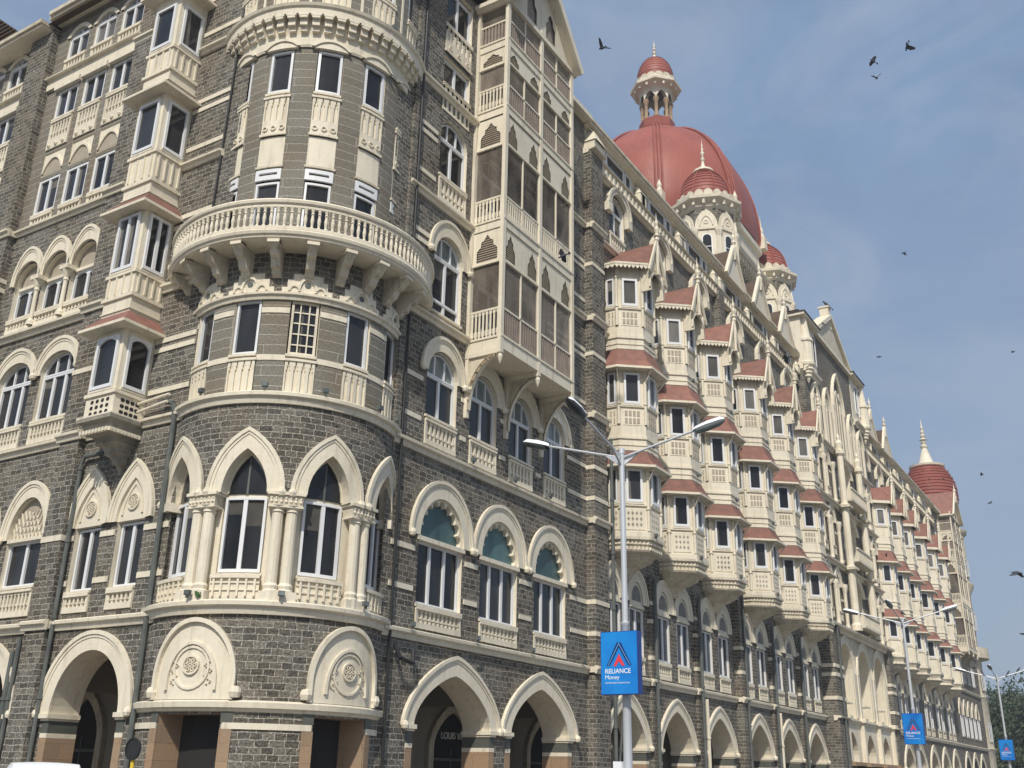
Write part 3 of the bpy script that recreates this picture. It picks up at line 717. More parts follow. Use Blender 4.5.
# arcade storey: cream inner drum with windows, basalt spandrels on twin columns
Fi = FT(3.18); b = MB(Fi); b.box(U(3.18, 148), U(3.18, 306), 5.9, 11.2, -.3, 0, CR); b.build('inner_drum', T)
ths = (167, 207, 247, 287)
pro = [prof('pointed', U(R1, t), .67, 9.08, 1.3, 14) for t in ths]
notched(F1, T, A0, A1, 9.07, C2-.25, pro, BR, .42, CR)
for lo, hi in ((148, 155), (299, 306)): b = MB(F1); b.box(U(R1, lo), U(R1, hi), 5.9, 9.07, -.4, 0, BR); b.box(U(R1, lo), U(R1, hi), 8.4, 8.55, -.1, .03, CR); b.box(U(R1, lo), U(R1, hi), 7.0, 7.15, -.1, .03, CR); b.build('wall', T)
for t in ths:
    archivolt(F1, T, U(R1, t), .67, 1.3, 1.15, 1.93, 9.08, 'pointed', w1=.07, n=16)
    ui = U(3.18, t); window(Fi, T, ui-.6, ui+.6, 6.82, 9.0, 2, w=.06)
    g = MB(Fi); g.poly([(ui-.6, 9.1), (ui+.6, 9.1)]+prof('pointed', ui, .6, 9.1, 1.2, 12)[::-1], .03, GL); g.ring(prof('pointed', ui, .56, 9.12, 1.15, 12), prof('pointed', ui, .64, 9.1, 1.28, 12), 0, .07, CR)
    g.box(ui-.03, ui+.03, 9.1, 10.2, .03, .05, PG); g.build('stained_glass', T)
    b = MB(F1); u0, u1 = U(R1, t)-.72, U(R1, t)+.72
    b.box(u0, u1, 6.0, 6.7, -.3, -.08, CR); b.box(u0, u1, 6.62, 6.72, -.3, .0, CR)
    for i in range(6):
        x = u0+.12+i*.24; b.box(x-.03, x+.03, 6.12, 6.62, -.1, -.02, CR)
    for z in (6.3, 6.5): b.box(u0, u1, z-.02, z+.02, -.1, -.04, CR)
    b.build('balustrade', T)
for t in (187, 227, 267):
    b = MB(F1); uc = U(R1, t)
    for s in (-.2, .2):
        b.post(uc+s, -.06, [(.24, 6.0), (.24, 6.28), (.2, 6.32), (.22, 6.42), (.17, 6.5), (.165, 8.5), (.2, 8.53), (.18, 8.58), (.26, 8.7)], CR, 12)
    b.box(uc-.5, uc+.5, 5.98, 6.25, -.35, .16, CR)
    b.box(uc-.46, uc+.46, 8.68, 9.02, -.4, .13, CD); b.box(uc-.52, uc+.52, 9.0, 9.09, -.4, .2, CR); b.box(uc-.48, uc+.48, 8.64, 8.7, -.4, .16, CR)
    b.box(uc-.5, uc+.5, 6.25, 8.66, -.42, -.3, CR)
    for i in range(7): b.post(uc-.4+i*.133, .13, [(0, 8.74), (.05, 8.8), (.03, 8.86), (.05, 8.92), (0, 8.96)], CR, 5)
    b.build('twin_column', T)
for t in (155, 299):
    b = MB(F1); uc = U(R1, t); b.box(uc-.25, uc+.25, 8.8, 9.07, -.4, .1, CR); b.build('impost', T)
course(F1, T, A0, A1, C2+.1, .36, .22)
F2 = FT(R2); B0, B1 = U(R2, 142), U(R2, 312)
wt = (167, 197, 227, 257, 287)
wall(F2, T, B0, B1, C2, 15.32, [hole(U(R2, t), .47, 12.1, 15.28) for t in wt], AS, .2, CR)
hsx = [U(R2, t) for t in wt]; ed = [B0]+[x for h in hsx for x in (h-.47, h+.47)]+[B1]
bands(F2, T, [(ed[i], ed[i+1]) for i in range(0, len(ed), 2)], [14.9, 13.32], h=.18, w1=.02)
def trefoil(F, parent, uc, hw, v0, v1, n=4, circles=False, name='trefoil_panel'):
    b = MB(F); b.box(uc-hw, uc+hw, v0, v1, -.16, -.03, CR); b.box(uc-hw-.04, uc+hw+.04, v1-.08, v1, -.16, .07, CR)
    p = 2*hw/n; h0 = v0+(.62 if circles else .12)
    for i in range(n+1):
        x = uc-hw+p*i; a, d = max(uc-hw, x-p*.22), min(uc+hw, x+p*.22); b.box(a, d, h0, v1-.08, -.05, .03, CR)
        a, d = max(uc-hw, x-p*.4), min(uc+hw, x+p*.4); b.box(a, d, v1-.24, v1-.08, -.05, .03, CR); a, d = max(uc-hw, x-p*.33), min(uc+hw, x+p*.33); b.box(a, d, v1-.36, v1-.24, -.05, .02, CR)
    b.box(uc-hw, uc+hw, v0, h0, -.05, .03, CR)
    if circles:
        for i in range(3):
            x = uc-hw+2*hw*(i+.5)/3; b.ring([(x+.06*math.cos(PI-2*PI*k/10), v0+.3+.06*math.sin(PI-2*PI*k/10)) for k in range(11)], [(x+.1*math.cos(PI-2*PI*k/10), v0+.3+.1*math.sin(PI-2*PI*k/10)) for k in range(11)], .03, .07, CR)
        b.box(uc-hw-.03, uc+hw+.03, v0, v0+.09, -.05, .08, CR)
    return b.build(name, parent)
for i, t in enumerate(wt):
    u = U(R2, t); window(F2, T, u-.42, u+.42, 13.45, 15.26, 1 if t != 227 else 3, w=-.09, bars=0 if t != 227 else 4, mw=.04 if t != 227 else .02, fm=WF if t != 227 else CR)
    trefoil(F2, T, u, .45, 12.12, 13.3)
course(F2, T, B0, B1, 15.5, .25, .16)
wall(FT(R2+.02), T, B0, B1, 15.4, 16.95, [], BR)
for t in wt:
    b = MB(FT(R2+.02)); u = U(R2, t); b.box(u-.62, u+.62, 15.5, 15.95, -.05, .03, CR); b.box(u-.45, u+.45, 15.95, 16.15, -.05, .03, CR); b.box(u-.78, u+.78, 15.48, 15.68, -.05, .035, CR)
    pp = prof('round', u, .3, 15.62, .42, 12); b.ring(prof('round', u, .22, 15.62, .34, 12), pp, .03, .09, CR)
    for s in (-1, 1): b.ring(prof('round', u+s*.4, .12, 15.55, .16, 8), prof('round', u+s*.4, .19, 15.55, .24, 8), .03, .08, CR)
    b.poly([(u+.1*math.cos(2*PI*k/10), 15.78+.1*math.sin(2*PI*k/10)) for k in range(10)], .045, PG)
    b.build('stepped_panel', T)
# balcony
BAL = empty('balcony', (TC, TC, 16.9), '', 'x'); del BAL['label']; del BAL['category']; BAL.parent = H; BAL.location = Vector((TC, TC, 16.9))-WORLD[H]
RB = 4.42; FB = FT(RB); c0, c1 = U(RB, 139), U(RB, 315)
b = MB(FB); b.course(c0, c1, [(16.88, -1.2), (16.88, -.12), (16.93, 0), (17.0, .02), (17.03, .07), (17.12, .1), (17.17, .08), (17.2, -.02), (17.2, -1.2)], CR); b.build('balcony_slab', BAL)
b = MB(FB); b.box(c0, c1, 17.2, 17.3, -.1, .05, CR); b.build('balcony_kerb', BAL)
b = MB(FB); b.course(c0, c1, [(18.08, -.12), (18.08, .04), (18.12, .08), (18.2, .1), (18.26, .06), (18.28, -.14), (18.08, -.12)], CR); b.box(c0, c1, 17.98, 18.08, -.06, .02, CR)
b.build('balcony_rail', BAL)
nb = 64
bp = MB(FB)
bal_mesh = None
for i in range(nb):
    t = 140+(314-140)*i/(nb-1); b = MB(); b.post(0, 0, [(.06, 0), (.06, .06), (.035, .1), (.06, .3), (.045, .42), (.035, .5), (.06, .53), (.04, .58), (.075, .72)], CR, 7)
    if bal_mesh is None:
        o = b.build('baluster', BAL, origin=(0, 0, 0)); bal_mesh = o.data
    else:
        o = bpy.data.objects.new('baluster', bal_mesh); C.objects.link(o); o.parent = BAL
    a = rad(t); o.location = Vector(((RB-.03)*math.cos(a), (RB-.03)*math.sin(a), .38)); WORLD[o] = Vector((TC, TC, 16.9))+o.location
for k in range(-4, 6):
    th = rad(211+16*k); e = Vector((math.cos(th), math.sin(th), 0)); tt = Vector((-math.sin(th), math.cos(th), 0))
    def FK(u, v, w_, e=e, tt=tt): return tuple(Vector((TC, TC, 0))+e*(R2+u)-tt*w_+Vector((0, 0, v)))
    b = MB(FK); b.slab([(-.1, 16.0), (.1, 15.97), (.2, 16.05), (.24, 16.15), (.38, 16.2), (.44, 16.32), (.5, 16.44), (.66, 16.5), (.74, 16.62), (.86, 16.72), (.9, 16.88), (-.1, 16.88)], -.14, .14, CD)
    b.slab([(-.1, 16.0), (-.1, 16.88), (.9, 16.88), (.86, 16.72), (.74, 16.62), (.66, 16.5), (.5, 16.44), (.44, 16.32), (.38, 16.2), (.24, 16.15), (.2, 16.05), (.1, 15.97)][::-1], -.141, -.14, CD)
    b.box(.62, .95, 16.78, 16.88, -.19, .19, CR); b.build('bracket', BAL)
# upper shaft
F3 = FT(R3); D0, D1 = U(R3, 137), U(R3, 317)
wall(F3, T, D0, D1, 17.0, 25.25, [hole(U(R3, t), .46, 17.25, 20.15) for t in wt]+[hole(U(R3, t), .46, 20.25, 25.0) for t in wt], AS, .18, CR)
for t in wt:
    u = U(R3, t); window(F3, T, u-.43, u+.43, 17.25, 19.66, 1, w=-.06, sill=False); window(F3, T, u-.46, u+.46, 19.74, 20.14, 1, w=.0, fw=.13, sill=False, name='vent')
    b = MB(F3); b.box(u-.46, u+.46, 20.28, 21.42, -.17, -.0, CR); b.box(u-.5, u+.5, 20.2, 20.28, -.17, .06, CD); b.build('plain_panel', T)
    trefoil(F3, T, u, .45, 21.45, 23.05, circles=True)
    window(F3, T, u-.42, u+.42, 23.2, 24.92, 1, w=-.04, fw=.09)
    b = MB(F3); pp = prof('seg', u, .58, 25.02, .24, 12); b.slab([(pp[0][0], 24.96), (pp[-1][0], 24.96)]+pp[::-1], -.02, .12, CR); b.ring(prof('seg', u, .55, 25.0, .24, 12), prof('seg', u, .66, 25.0, .34, 12), .0, .17, CR); b.build('window_hood', T)
# corbelled crown
FC = FT(3.3); b = MB(FC); E0, E1 = U(3.3, 146), U(3.3, 308)
b.course(E0, E1, [(25.02, 0), (25.1, .04), (25.5, .06), (25.8, .12)], CR); b.box(E0, E1, 25.8, 26.3, 0, .14, CR)
n = 24
for i in range(n):
    x = E0+(E1-E0)*(i+.5)/n; hw_ = (E1-E0)/n*.3
    b.box(x-hw_, x+hw_, 25.55, 25.72, .05, .2, CR); b.box(x-hw_, x+hw_, 25.72, 25.95, .1, .32, CR); b.box(x-hw_*1.05, x+hw_*1.05, 25.95, 26.12, .1, .43, CR)
    b.box(x-hw_*1.35, x+hw_*1.35, 26.04, 26.16, .1, .44, CR)
b.course(E0, E1, [(26.12, .1), (26.12, .44), (26.36, .45), (26.4, .52), (26.5, .56), (26.55, .5), (26.57, .3), (26.57, -.3)], CR); b.build('corbelled_crown', T)
F4 = FT(R4); wall(F4, T, U(R4, 146), U(R4, 308), 26.5, 31.6, [hole(U(R4, t), .5, 26.8, 30.9) for t in wt], AS, .15, CR)
for t in wt:
    u = U(R4, t); trefoil(F4, T, u, .5, 26.7, 27.8); window(F4, T, u-.48, u+.48, 27.95, 30.85, 1, w=-.05)
for t in (182, 212, 242, 272): b = MB(F4); b.box(U(R4, t)-.05, U(R4, t)+.05, 26.6, 31.5, -.02, .03, CR); b.build('pilaster_strip', T)
lathe('tower_cornice', H, TC, TC, [(3.45, 31.4), (3.7, 31.7), (4.4, 32.0), (4.5, 32.3), (3.6, 32.4), (3.4, 34.5), (3.5, 35.0)], CR, 32)
lathe('tower_dome', H, TC, TC, [(3.2, 35.0), (3.6, 36.5), (3.65, 38.0), (3.3, 40.2), (2.7, 41.8), (2.1, 43.0), (1.0, 44.2), (.35, 46.0), (.1, 50)], RD, 32)
# pipes in the two tower corners and floodlights on the ledges

# ================================================================== STREET FRONT (plane y = 20)
L = FL(20)
# block beside the tower -------------------------------------------------
g2 = [(28.7, 2.2), (34.35, 2.12)]
notched(L, H, 24.5, 38.3, 0, C1-.1, [prof('tudor', c, h, 3.0, 1.65, 24) for c, h in g2], depth=1.1)
for c, h in g2: archivolt(L, H, c, h, 1.65, 2.78, 2.28, 3.0, 'tudor', w1=.08, n=24)
jamb(L, H, [(c+s*h, s) for c, h in g2 for s in (-1, 1)], 2.9, 1.1)
arcade_back(L, H, 24, 73.5, [28.6, 34.6, 41.8, 47.2, 52.8, 59.0, 64.4, 70.0], 1.7)
transverse(L, H, [31.5, 38.5, 44.5, 50, 56, 61.8, 67.2, 72.8])
w1f = [(27.62, 1.27), (31.3, 1.25), (35.05, 1.25)]
wall(L, H, 24.5, 38.3, C1-.1, C2-.3, [hole(c, h, 5.95, 8.9, 1.5, 'round') for c, h in w1f], depth=.3, rev=CR)
for c, h in w1f:
    window(L, H, c-h, c+h, 6.72, 8.78, 3); balus(L, H, c-h, c+h, 5.95, 6.62, pitch=.24)
    b = MB(L); b.poly([(c-h, 8.92), (c+h, 8.92)]+prof('round', c, h, 8.92, 1.45, 16)[::-1], -.2, TE); b.box(c-h-.1, c+h+.1, 8.78, 8.93, -.2, .06, CR); b.build('lunette', H)
    cusped(L, H, c, h, 8.93, 1.47, k=9, w0=-.2, w1=-.02)
    archivolt(L, H, c, h, 1.47, 1.82, 2.08, 8.93, 'round', n=22)
w2f = [(27.25, .92), (29.95, .9), (32.65, .88), (35.35, .88)]
wall(L, H, 24.5, 38.3, C2-.3, C3-.2, [hole(c, h, 12.1, 14.75, .95, 'round') for c, h in w2f], depth=.3, rev=CR)
for c, h in w2f:
    window(L, H, c-h, c+h, 13.15, 14.72, 2, arch=('round', .93, GG), fan=3); balus(L, H, c-h, c+h, 12.1, 13.0, pitch=.24)
    archivolt(L, H, c, h, .95, 1.33, 1.5, 14.78, 'round', n=18)
wu = [(27.3, .9), (30.3, .95), (33.0, .95)]
wall(L, H, 23.7, 24.5, 17.0, C4-.2, [])
wall(L, H, 24.5, 38.3, C3-.2, C4-.2, [hole(c, h, 16.95, 19.45, .95, 'round') for c, h in wu], depth=.3, rev=CR)
for c, h in wu:
    window(L, H, c-h, c+h, 17.15, 19.42, 2, arch=('round', .93, GG), fan=3, name='window' if c < 28 else 'balcony_door')
    if c < 28: archivolt(L, H, c, h, .95, 1.32, 1.6, 19.45, 'round')
    b = MB(L); b.box(c-h+.07, c+h-.07, 17.62, 17.72, -.2, -.12, WF); b.build('transom', H)
wall(L, H, 23.7, 38.3, C4-.2, C5, [hole(c, h, 21.7, 24.6, .9, 'round') for c, h in wu], depth=.3, rev=CR)
for c, h in wu:
    window(L, H, c-h, c+h, 22.85, 24.55, 2, arch=('round', .88), fan=3, fm=WF); balus(L, H, c-h, c+h, 21.7, 22.7, pitch=.24)
wall(L, H, 23.7, 38.3, C5, 32.4, [hole(c, h, 25.9+.6, 28.3) for c, h in wu]+[hole(c, h, 28.45, 31.9) for c, h in wu], depth=.25, rev=CR)
for c, h in wu:
    window(L, H, c-h, c+h, 27.0, 28.25, 2); trefoil(L, H, c, h, 25.75, 26.95, n=6)
    window(L, H, c-h, c+h, 29.9, 31.75, 2); trefoil(L, H, c, h, 28.5, 29.8, n=6, circles=True)
pl = [(24.9, 26.15), (36.7, 38.2)]
bands(L, H, pl, [8.45, 7.15]); bands(L, H, [(28.45, 28.8), (31.1, 31.5), (33.8, 34.2), (24.9, 26.1), (36.5, 38.2)], [14.35, 12.9])
bands(L, H, [(24.8, 26.2), (34.6, 38.2)], [24.45, 24.1, 22.4, 19.9, 19.55, 17.3])
bands(L, H, [(29.05, 29.85), (32.72, 33.6)], [8.45, 7.15])
for z, h in ((C1, .32), (C2-.05, .32), (C3, .28), (C4, .26), (C5, .25)): course(L, H, 24.65, 38.3, z, h, .22)
# long wing ---------------------------------------------------------------
CX = [41.8, 47.2, 52.8, 59.0, 64.5, 70.1]
def wing(CX, x0, x1, near=True, bigp=(), hw=1.83, ho=2.32, wo=1.2, wh=.74):
    notched(L, H, x0, x1, 0, C1-.1, [prof('tudor', c, hw, 2.85, 1.75, 20) for c in CX], depth=1.1)
    for c in CX: archivolt(L, H, c, hw, 1.75, ho, 2.33, 2.85, 'tudor', w1=.08, n=18 if near else 10)
    jamb(L, H, [(c+s*hw, s) for c in CX for s in (-1, 1)], 2.75, 1.1)
    ws = [c+s*wo for c in CX for s in (-1, 1)]
    wall(L, H, x0, x1, C1-.1, 10.6, [hole(c, wh, 5.95, 8.9) for c in ws], depth=.14, rev=CR)
    for c in ws:
        window(L, H, c-wh, c+wh, 6.75, 8.85, 2, w=-.05, name='window' if near else 'tall_window'); balus(L, H, c-wh, c+wh, 5.95, 6.65, pitch=.24)
        archivolt(L, H, c, .66, .98, 1.16, 1.52, 9.1, 'round', boss=False, n=14 if near else 8, w1=.08)
        b = MB(L); b.poly([(c-.74, 8.86), (c+.74, 8.86), (c+.74, 9.1), (c+.62, 9.1)]+prof('round', c, .62, 9.1, .95, 10)[::-1][1:-1]+[(c-.62, 9.1), (c-.74, 9.1)], .03, CR)
        b.poly([(c-.5, 9.2), (c+.5, 9.2)]+prof('round', c, .5, 9.2, .72, 10)[::-1], .04, LG); b.box(c-.7, c+.7, 8.88, 9.0, 0, .1, CR); b.build('lunette', H)
    wall(L, H, x0, x1, 10.6, C5, [], name='wall')
    uw = [c for c in CX]
    wall(L, H, x0, x1, C5, 30.7, [hole(c, .85, 26.6, 29.0, .8, 'round') for c in uw], depth=.28, rev=CR)
    for c in uw:
        window(L, H, c-.85, c+.85, 27.55, 28.95, 2, arch=('round', .8), fan=2, name='window' if near else 'round_headed_window'); balus(L, H, c-.85, c+.85, 26.6, 27.45, pitch=.24)
        b = MB(L); b.ring(prof('round', c, .95, 29.0, .95, 14), prof('round', c, 1.3, 29.0, 1.25, 14), -.02, .22, CR); b.ring(prof('round', c, 1.22, 29.0, 1.18, 14), prof('round', c, 1.36, 29.0, 1.32, 14), .22, .28, CR)
        for s in (-1, 1): b.box(c+s*1.15-.22, c+s*1.15+.22, 28.5, 29.0, -.02, .26, CR)
        b.build('window_hood', H)
    mids = [(a+c)/2 for a, c in zip(CX, CX[1:])]
    bz = [24.5, 24.1, 22.4, 19.9, 19.5, 17.3, 14.3, 12.9]
    if near: bands(L, H, [(m_-1.1, m_+1.1) for m_ in mids]+[(39.45, 40.2)], bz, stuff=True)
    for z, h in ((C1, .32), (C2, .3), (C3, .28), (C4, .26), (C5, .25)):
        course(L, H, x0, x1, z, h, .22)
    # attic: bracketed parapet, ribbon windows, deep eave
    b = MB(L); b.course(x0, x1, P_STR(30.85, .2, .35), CR); b.box(x0, x1, 30.1, 30.65, -.02, .2, CR); b.course(x0, x1, P_STR(30.15, .16, .3), CR)
    n = int((x1-x0)/.45)
    for i in range(n): b.box(x0+.45*i, x0+.45*i+.16, 30.18, 30.6, .18, .28, CR)
    b.build('parapet', H)
    b = MB(L); b.poly([(x0, 30.7), (x1, 30.7), (x1, 32.45), (x0, 32.45)], -.1, CD); b.build('attic_wall', H)
    for c in CX:
        for a, d in ((-1.9, -1.2), (-1.05, 1.05), (1.2, 1.9)): window(L, H, c+a, c+d, 31.0, 32.12, 1, w=-.03, sill=False, fm=CR if False else WF, name='attic_window')
        for s in (-1, 1):
            b = MB(L); b.box(c+s*2.6-.28, c+s*2.6+.28, 30.8, 31.4, -.05, .36, CR); b.plan([(c+s*2.6-.3, .0), (c+s*2.6-.3, .4), (c+s*2.6+.3, .4), (c+s*2.6+.3, .0)], 31.4, 31.95, CR, [(c+s*2.6-.05, .0), (c+s*2.6-.05, .1), (c+s*2.6+.05, .1), (c+s*2.6+.05, .0)])
            for k in (-.9, .9): b.post(c+s*2.6+k*.9, .2, [(.09, 30.85), (.12, 30.95), (.07, 31.05), (.1, 31.25), (0, 31.4)], CR, 6) if False else None
            b.build('parapet_finial', H)
    b = MB(L); b.box(x0-.1, x1+.1, 32.3, 32.48, -.2, .36, CR); b.box(x0-.1, x1+.1, 32.44, 32.6, -.2, .45, CD); b.box(x0-.1, x1+.1, 32.2, 32.31, -.2, .12, CR); b.build('eave', H)

wing(CX, 38.3, 72.9)
for a, c in ((38.15, 39.4), (55.55, 56.4)):
    pier(L, H, a, c, 0, 30.6, .42, [14.3, 12.9, 8.45, 7.15, 19.7, 24.3], [C1, C2, C3, C4, C5] if a < 40 else [C1])
for a in (44.5, 50.0, 61.75, 67.3): pier(L, H, a-.28, a+.28, 0, 10.5, .16, [8.45, 6.8, 9.3], [C1])
pier(L, H, 24.62, 24.9, 12.2, 32.6, .1)
b = MB(L); b.box(38.2, 39.3, 30.8, 31.2, -.1, .6, CR); b.plan([(38.15, 0), (38.15, .7), (39.35, .7), (39.35, 0)], 31.2, 32.0, CR, [(38.6, 0), (38.6, .35), (38.9, .35), (38.9, 0)]); b.course(38.1, 39.4, P_STR(30.8, .3, .7), CR); b.build('parapet_finial', H)
b = MB(L); b.box(34.6, 38.2, 32.35, 32.6, -.2, .5, CR); b.build('eave', H)

# stacked oriels ------------------------------------------------------------
PL = [(-1.45, 0), (-1.45, .6), (-.66, 1.6), (.66, 1.6), (1.45, .6), (1.45, 0)]
def oriel_builder(parent, simple=False):
    made = []
    def fin(b, name):
        o = b.build(name, parent, origin=(0, 0, 0)) if not simple else None
        return o
    S = MB()                                             # everything when simple
    def nb(F=None):
        if simple: S.F = FI; return S
        return MB(F or FI)
    levels = [(22.94, 24.4), (17.9, 19.45), (13.2, 14.75)]
    b = nb(); b.plan(PL, 11.7, 25.3, CR)
    for z in (21.35, 16.3):
        b.plan(offp(PL, .06), z-.1, z+.03, CR, top=CR, bot=CR); b.plan(offp(PL, .035), z-.42, z-.36, CR, top=CR, bot=CR); b.plan(offp(PL, .03), z-.66, z-.63, CR, top=CR, bot=CR)
    for z in (22.86, 17.82, 13.1): b.plan(offp(PL, .07), z-.07, z, CR, top=CR, bot=CR)
    b.plan(offp(PL, .1), 11.62, 11.85, CR, top=CR, bot=CR)
    for q in PL[1:-1]:
        for z0, z1 in ((21.9, 24.9), (16.9, 19.7), (11.9, 15.0)):
            b.post(q[0], q[1], [(.085, z0), (.085, z1)], CR, 6)
            for zz in (z0+.95, z1-.5): b.post(q[0], q[1], [(.08, zz), (.125, zz+.03), (.125, zz+.1), (.08, zz+.13)], CR, 6)
    if not simple: fin(b, 'oriel_wall')
    for z0, z1 in ((19.65, 20.66), (14.85, 15.6)):
        b = nb(); h = z1-z0
        o0, o1, o2 = offp(PL, .5), offp(PL, .22), offp(PL, .02)
        b.plan(o0, z0, z0+h*.42, RF, o1); b.plan(o1, z0+h*.42, z1, RF, o2)
        b.plan(offp(PL, .54), z0-.1, z0+.01, CR, top=CR, bot=CR)
        if not simple:
            for i, q in enumerate(PL[1:-1]):
                e = offp(PL, .45)[i+1]; b.tube((q[0], z0-.75, q[1]), (e[0], z0-.1, e[1]), .035, CR, 5); b.tube((q[0], z0-.2, q[1]), (e[0], z0-.12, e[1]), .03, CR, 5)
            fin(b, 'skirt_roof')
    # gabled top roof with scalloped fringe, bargeboards and finial
    b = nb(); E_ = offp(PL, .42); ze, zr = 25.05, 26.65; wr = 2.15
    def tri(*p): b.face([(q[0], q[1], q[2]) for q in p], RF)
    A_, B_, C_ = E_[0], E_[1], E_[2]
    R0, Rf = (0, zr, 0), (0, zr, wr)
    for s in (1, -1):
        a = (A_[0]*s, ze, 0); bb_ = (B_[0]*s, ze, B_[1]); c_ = (C_[0]*s, ze, C_[1]); e_ = (-.8*s*-1*-1, ze+.02, wr)
        m1 = (A_[0]*s*.62, ze+.5, 0); m2 = (B_[0]*s*.62, ze+.5, B_[1]); m3 = (C_[0]*s*.66, ze+.5, C_[1])
        tri(a, bb_, m2, m1); tri(bb_, c_, m3, m2); tri(m1, m2, R0); tri(m2, m3, Rf); tri(m2, Rf, R0)
        tri(c_, (C_[0]*s*.8, ze, wr), (0, zr, wr), m3)
        b.slant((s*1.0, ze-.35), (0, zr+.12), .16, wr-.02, wr+.08, CR)
    b.face([(-.85, ze, wr-.06), (.85, ze, wr-.06), (0, zr-.05, wr-.06)], CR)
    b.post(0, wr+.05, [(.07, ze-.2), (.1, zr-.6), (.07, zr+.05), (.13, zr+.15), (.1, zr+.3), (.17, zr+.36), (.17, zr+.42), (.08, zr+.5), (.13, zr+.75), (.06, zr+.95), (.1, zr+1.1), (.04, zr+1.3), (.0, zr+1.75)], CR, 8)
    if not simple:
        for s in (-1, 1):                               # openwork brackets under the gable front
            for k in range(8):
                t0, t1 = k/8*PI/2, (k+1)/8*PI/2
                b.slant((s*.78*math.sin(t0)*1.0, ze-1.15+1.0*(1-0)*math.cos(t0)), (s*.78*math.sin(t1), ze-1.15+1.0*math.cos(t1)), .09, wr-.1, wr, CR)
            b.tube((s*.7, ze-1.1, 1.62), (s*.8, ze-.1, wr), .05, CR, 5)
            b.slab([(s*.66, ze-1.3), (s*.66+s*.1, ze-1.3), (s*.66+s*.1, ze), (s*.66, ze)][::s], 1.6, wr, CR)
        fin(b, 'gabled_roof')
    b = nb(); E2 = offp(PL, .44)
    for P, Q in zip(E2, E2[1:]):
        if not simple: b = MB(FS(P, Q))
        Ln = math.hypot(Q[0]-P[0], Q[1]-P[1]); k = max(2, int(Ln/.2))
        if not simple:
            b.box(0, Ln, ze-.02, ze+.08, -.04, .04, CR)
            for i in range(k):
                a, d = Ln*i/k, Ln*(i+1)/k; b.slab([(a, ze-.02), (a+.02, ze-.14), ((a+d)/2, ze-.24), (d-.02, ze-.14), (d, ze-.02)], -.02, .02, CR)
            made.append((b, P, Q))
        else: pass
    if simple: b = nb(); b.plan(E2, ze-.2, ze+.05, CR)
    else:
        big = MB()                                      # join the five fringe strips into one mesh
        for bq, P, Q in made:
            off = len(big.V); f = bq.F
            for p in bq.V: x, y, z = f(*p); big.V.append((x, z, -y))
            big.Fc += [tuple(i+off for i in q) for q in bq.Fc]; big.M += [big.mi(CR)]*len(bq.Fc)
        fin(big, 'scalloped_fringe')
    # bowl corbel
    b = nb()
    def sc_(k): return [(q[0]*k, q[1]*k) for q in PL]
    steps = [(1.1, 11.62), (1.1, 11.5), (1.02, 11.44), (1.02, 11.3), (.98, 11.26), (.97, 11.1), (1.03, 11.06), (1.0, 10.98), (.84, 10.9), (.76, 10.78), (.78, 10.72), (.62, 10.6), (.5, 10.48), (.38, 10.42), (.26, 10.2), (.2, 10.1), (.22, 10.03), (.05, 9.9)]
    if simple: steps = steps[::2]+[steps[-1]]
    for (k0, z0), (k1, z1) in zip(steps, steps[1:]): b.plan(sc_(k1), z1, z0, CD, sc_(k0))
    if not simple:
        q = sc_(1.0)
        for P, Q in zip(q, q[1:]):
            Ln = math.hypot(Q[0]-P[0], Q[1]-P[1]); k = int(Ln/.17)
            for i in range(k):
                t = (i+.5)/k; x, y = P[0]+(Q[0]-P[0])*t, P[1]+(Q[1]-P[1])*t; b.box(x-.045, x+.045, 11.3, 11.42, y-.04, y+.09, CR); b.box(x-.03, x+.03, 11.08, 11.2, y-.04, y+.05, CR)
        fin(b, 'corbel')
    # casements and panels
    for (z0, z1), (p0, p1) in zip(levels, ((21.5, 22.75), (16.45, 17.7), (11.9, 12.95))):
        for i, (P, Q) in enumerate(zip(PL, PL[1:])):
            Ln = math.hypot(Q[0]-P[0], Q[1]-P[1]); F_ = FS(P, Q); mg = .2 if Ln > 1 else .1
            b = MB(F_); a0, a1 = (Ln/2-.38, Ln/2+.38) if Ln > 1 else (mg, Ln-mg)
            window(F_, None, a0, a1, z0, z1, 1, w=.075, b=b, fw=.1 if Ln > 1 else .07, gm=CU if (i+int(z0)) % 2 else GL, sill=False); b.box(a0-.06, a1+.06, z0-.09, z0, 0, .09, CR)
            if simple:
                for p in b.V: x, y, z = F_(*p); S.V.append((x, z, -y))
                off = len(S.V)-len(b.V); S.Fc += [tuple(k+off for k in q) for q in b.Fc]; S.M += [S.mi(b.mats[k]) for k in b.M]
            else: b.build('casement', parent, origin=(0, 0, 0))
            if not simple:
                b = MB(F_)
                if p0 < 12:
                    nx = 4 if Ln > 1 else 2
                    b.box(Ln*.12, Ln*.88, p0+.05, p1-.05, 0, .03, CR)
                    for r in range(3):
                        for k in range(nx):
                            x = Ln*(.5+(k-(nx-1)/2)*.15/1*(1.25/Ln if Ln < 1 else 1)); zc = p0+.28+r*.26; b.poly([(x, zc-.1), (x+.07, zc), (x, zc+.1), (x-.07, zc)], .035, MS)
                else:
                    b.box(Ln*.16, Ln*.84, p0+.42, p1-.1, -.01, .02, CR)
                    for k in range(4 if Ln > 1 else 2):
                        kk = (4 if Ln > 1 else 2)
                        for r in range(2): x = Ln*(.2+.6*(k+.5)/kk); b.box(x-Ln*.05, x+Ln*.05, p0+.5+r*.36, p0+.76+r*.36, .02, .04, LT)
                b.build('panel', parent, origin=(0, 0, 0))
    if simple: return S
    return None
W0 = Vector((0, 0, 0))
def bare(name, loc):
    o = bpy.data.objects.new(name, None); C.objects.link(o); o.empty_display_size = .3; WORLD[o] = Vector(loc); o.location = loc; return o
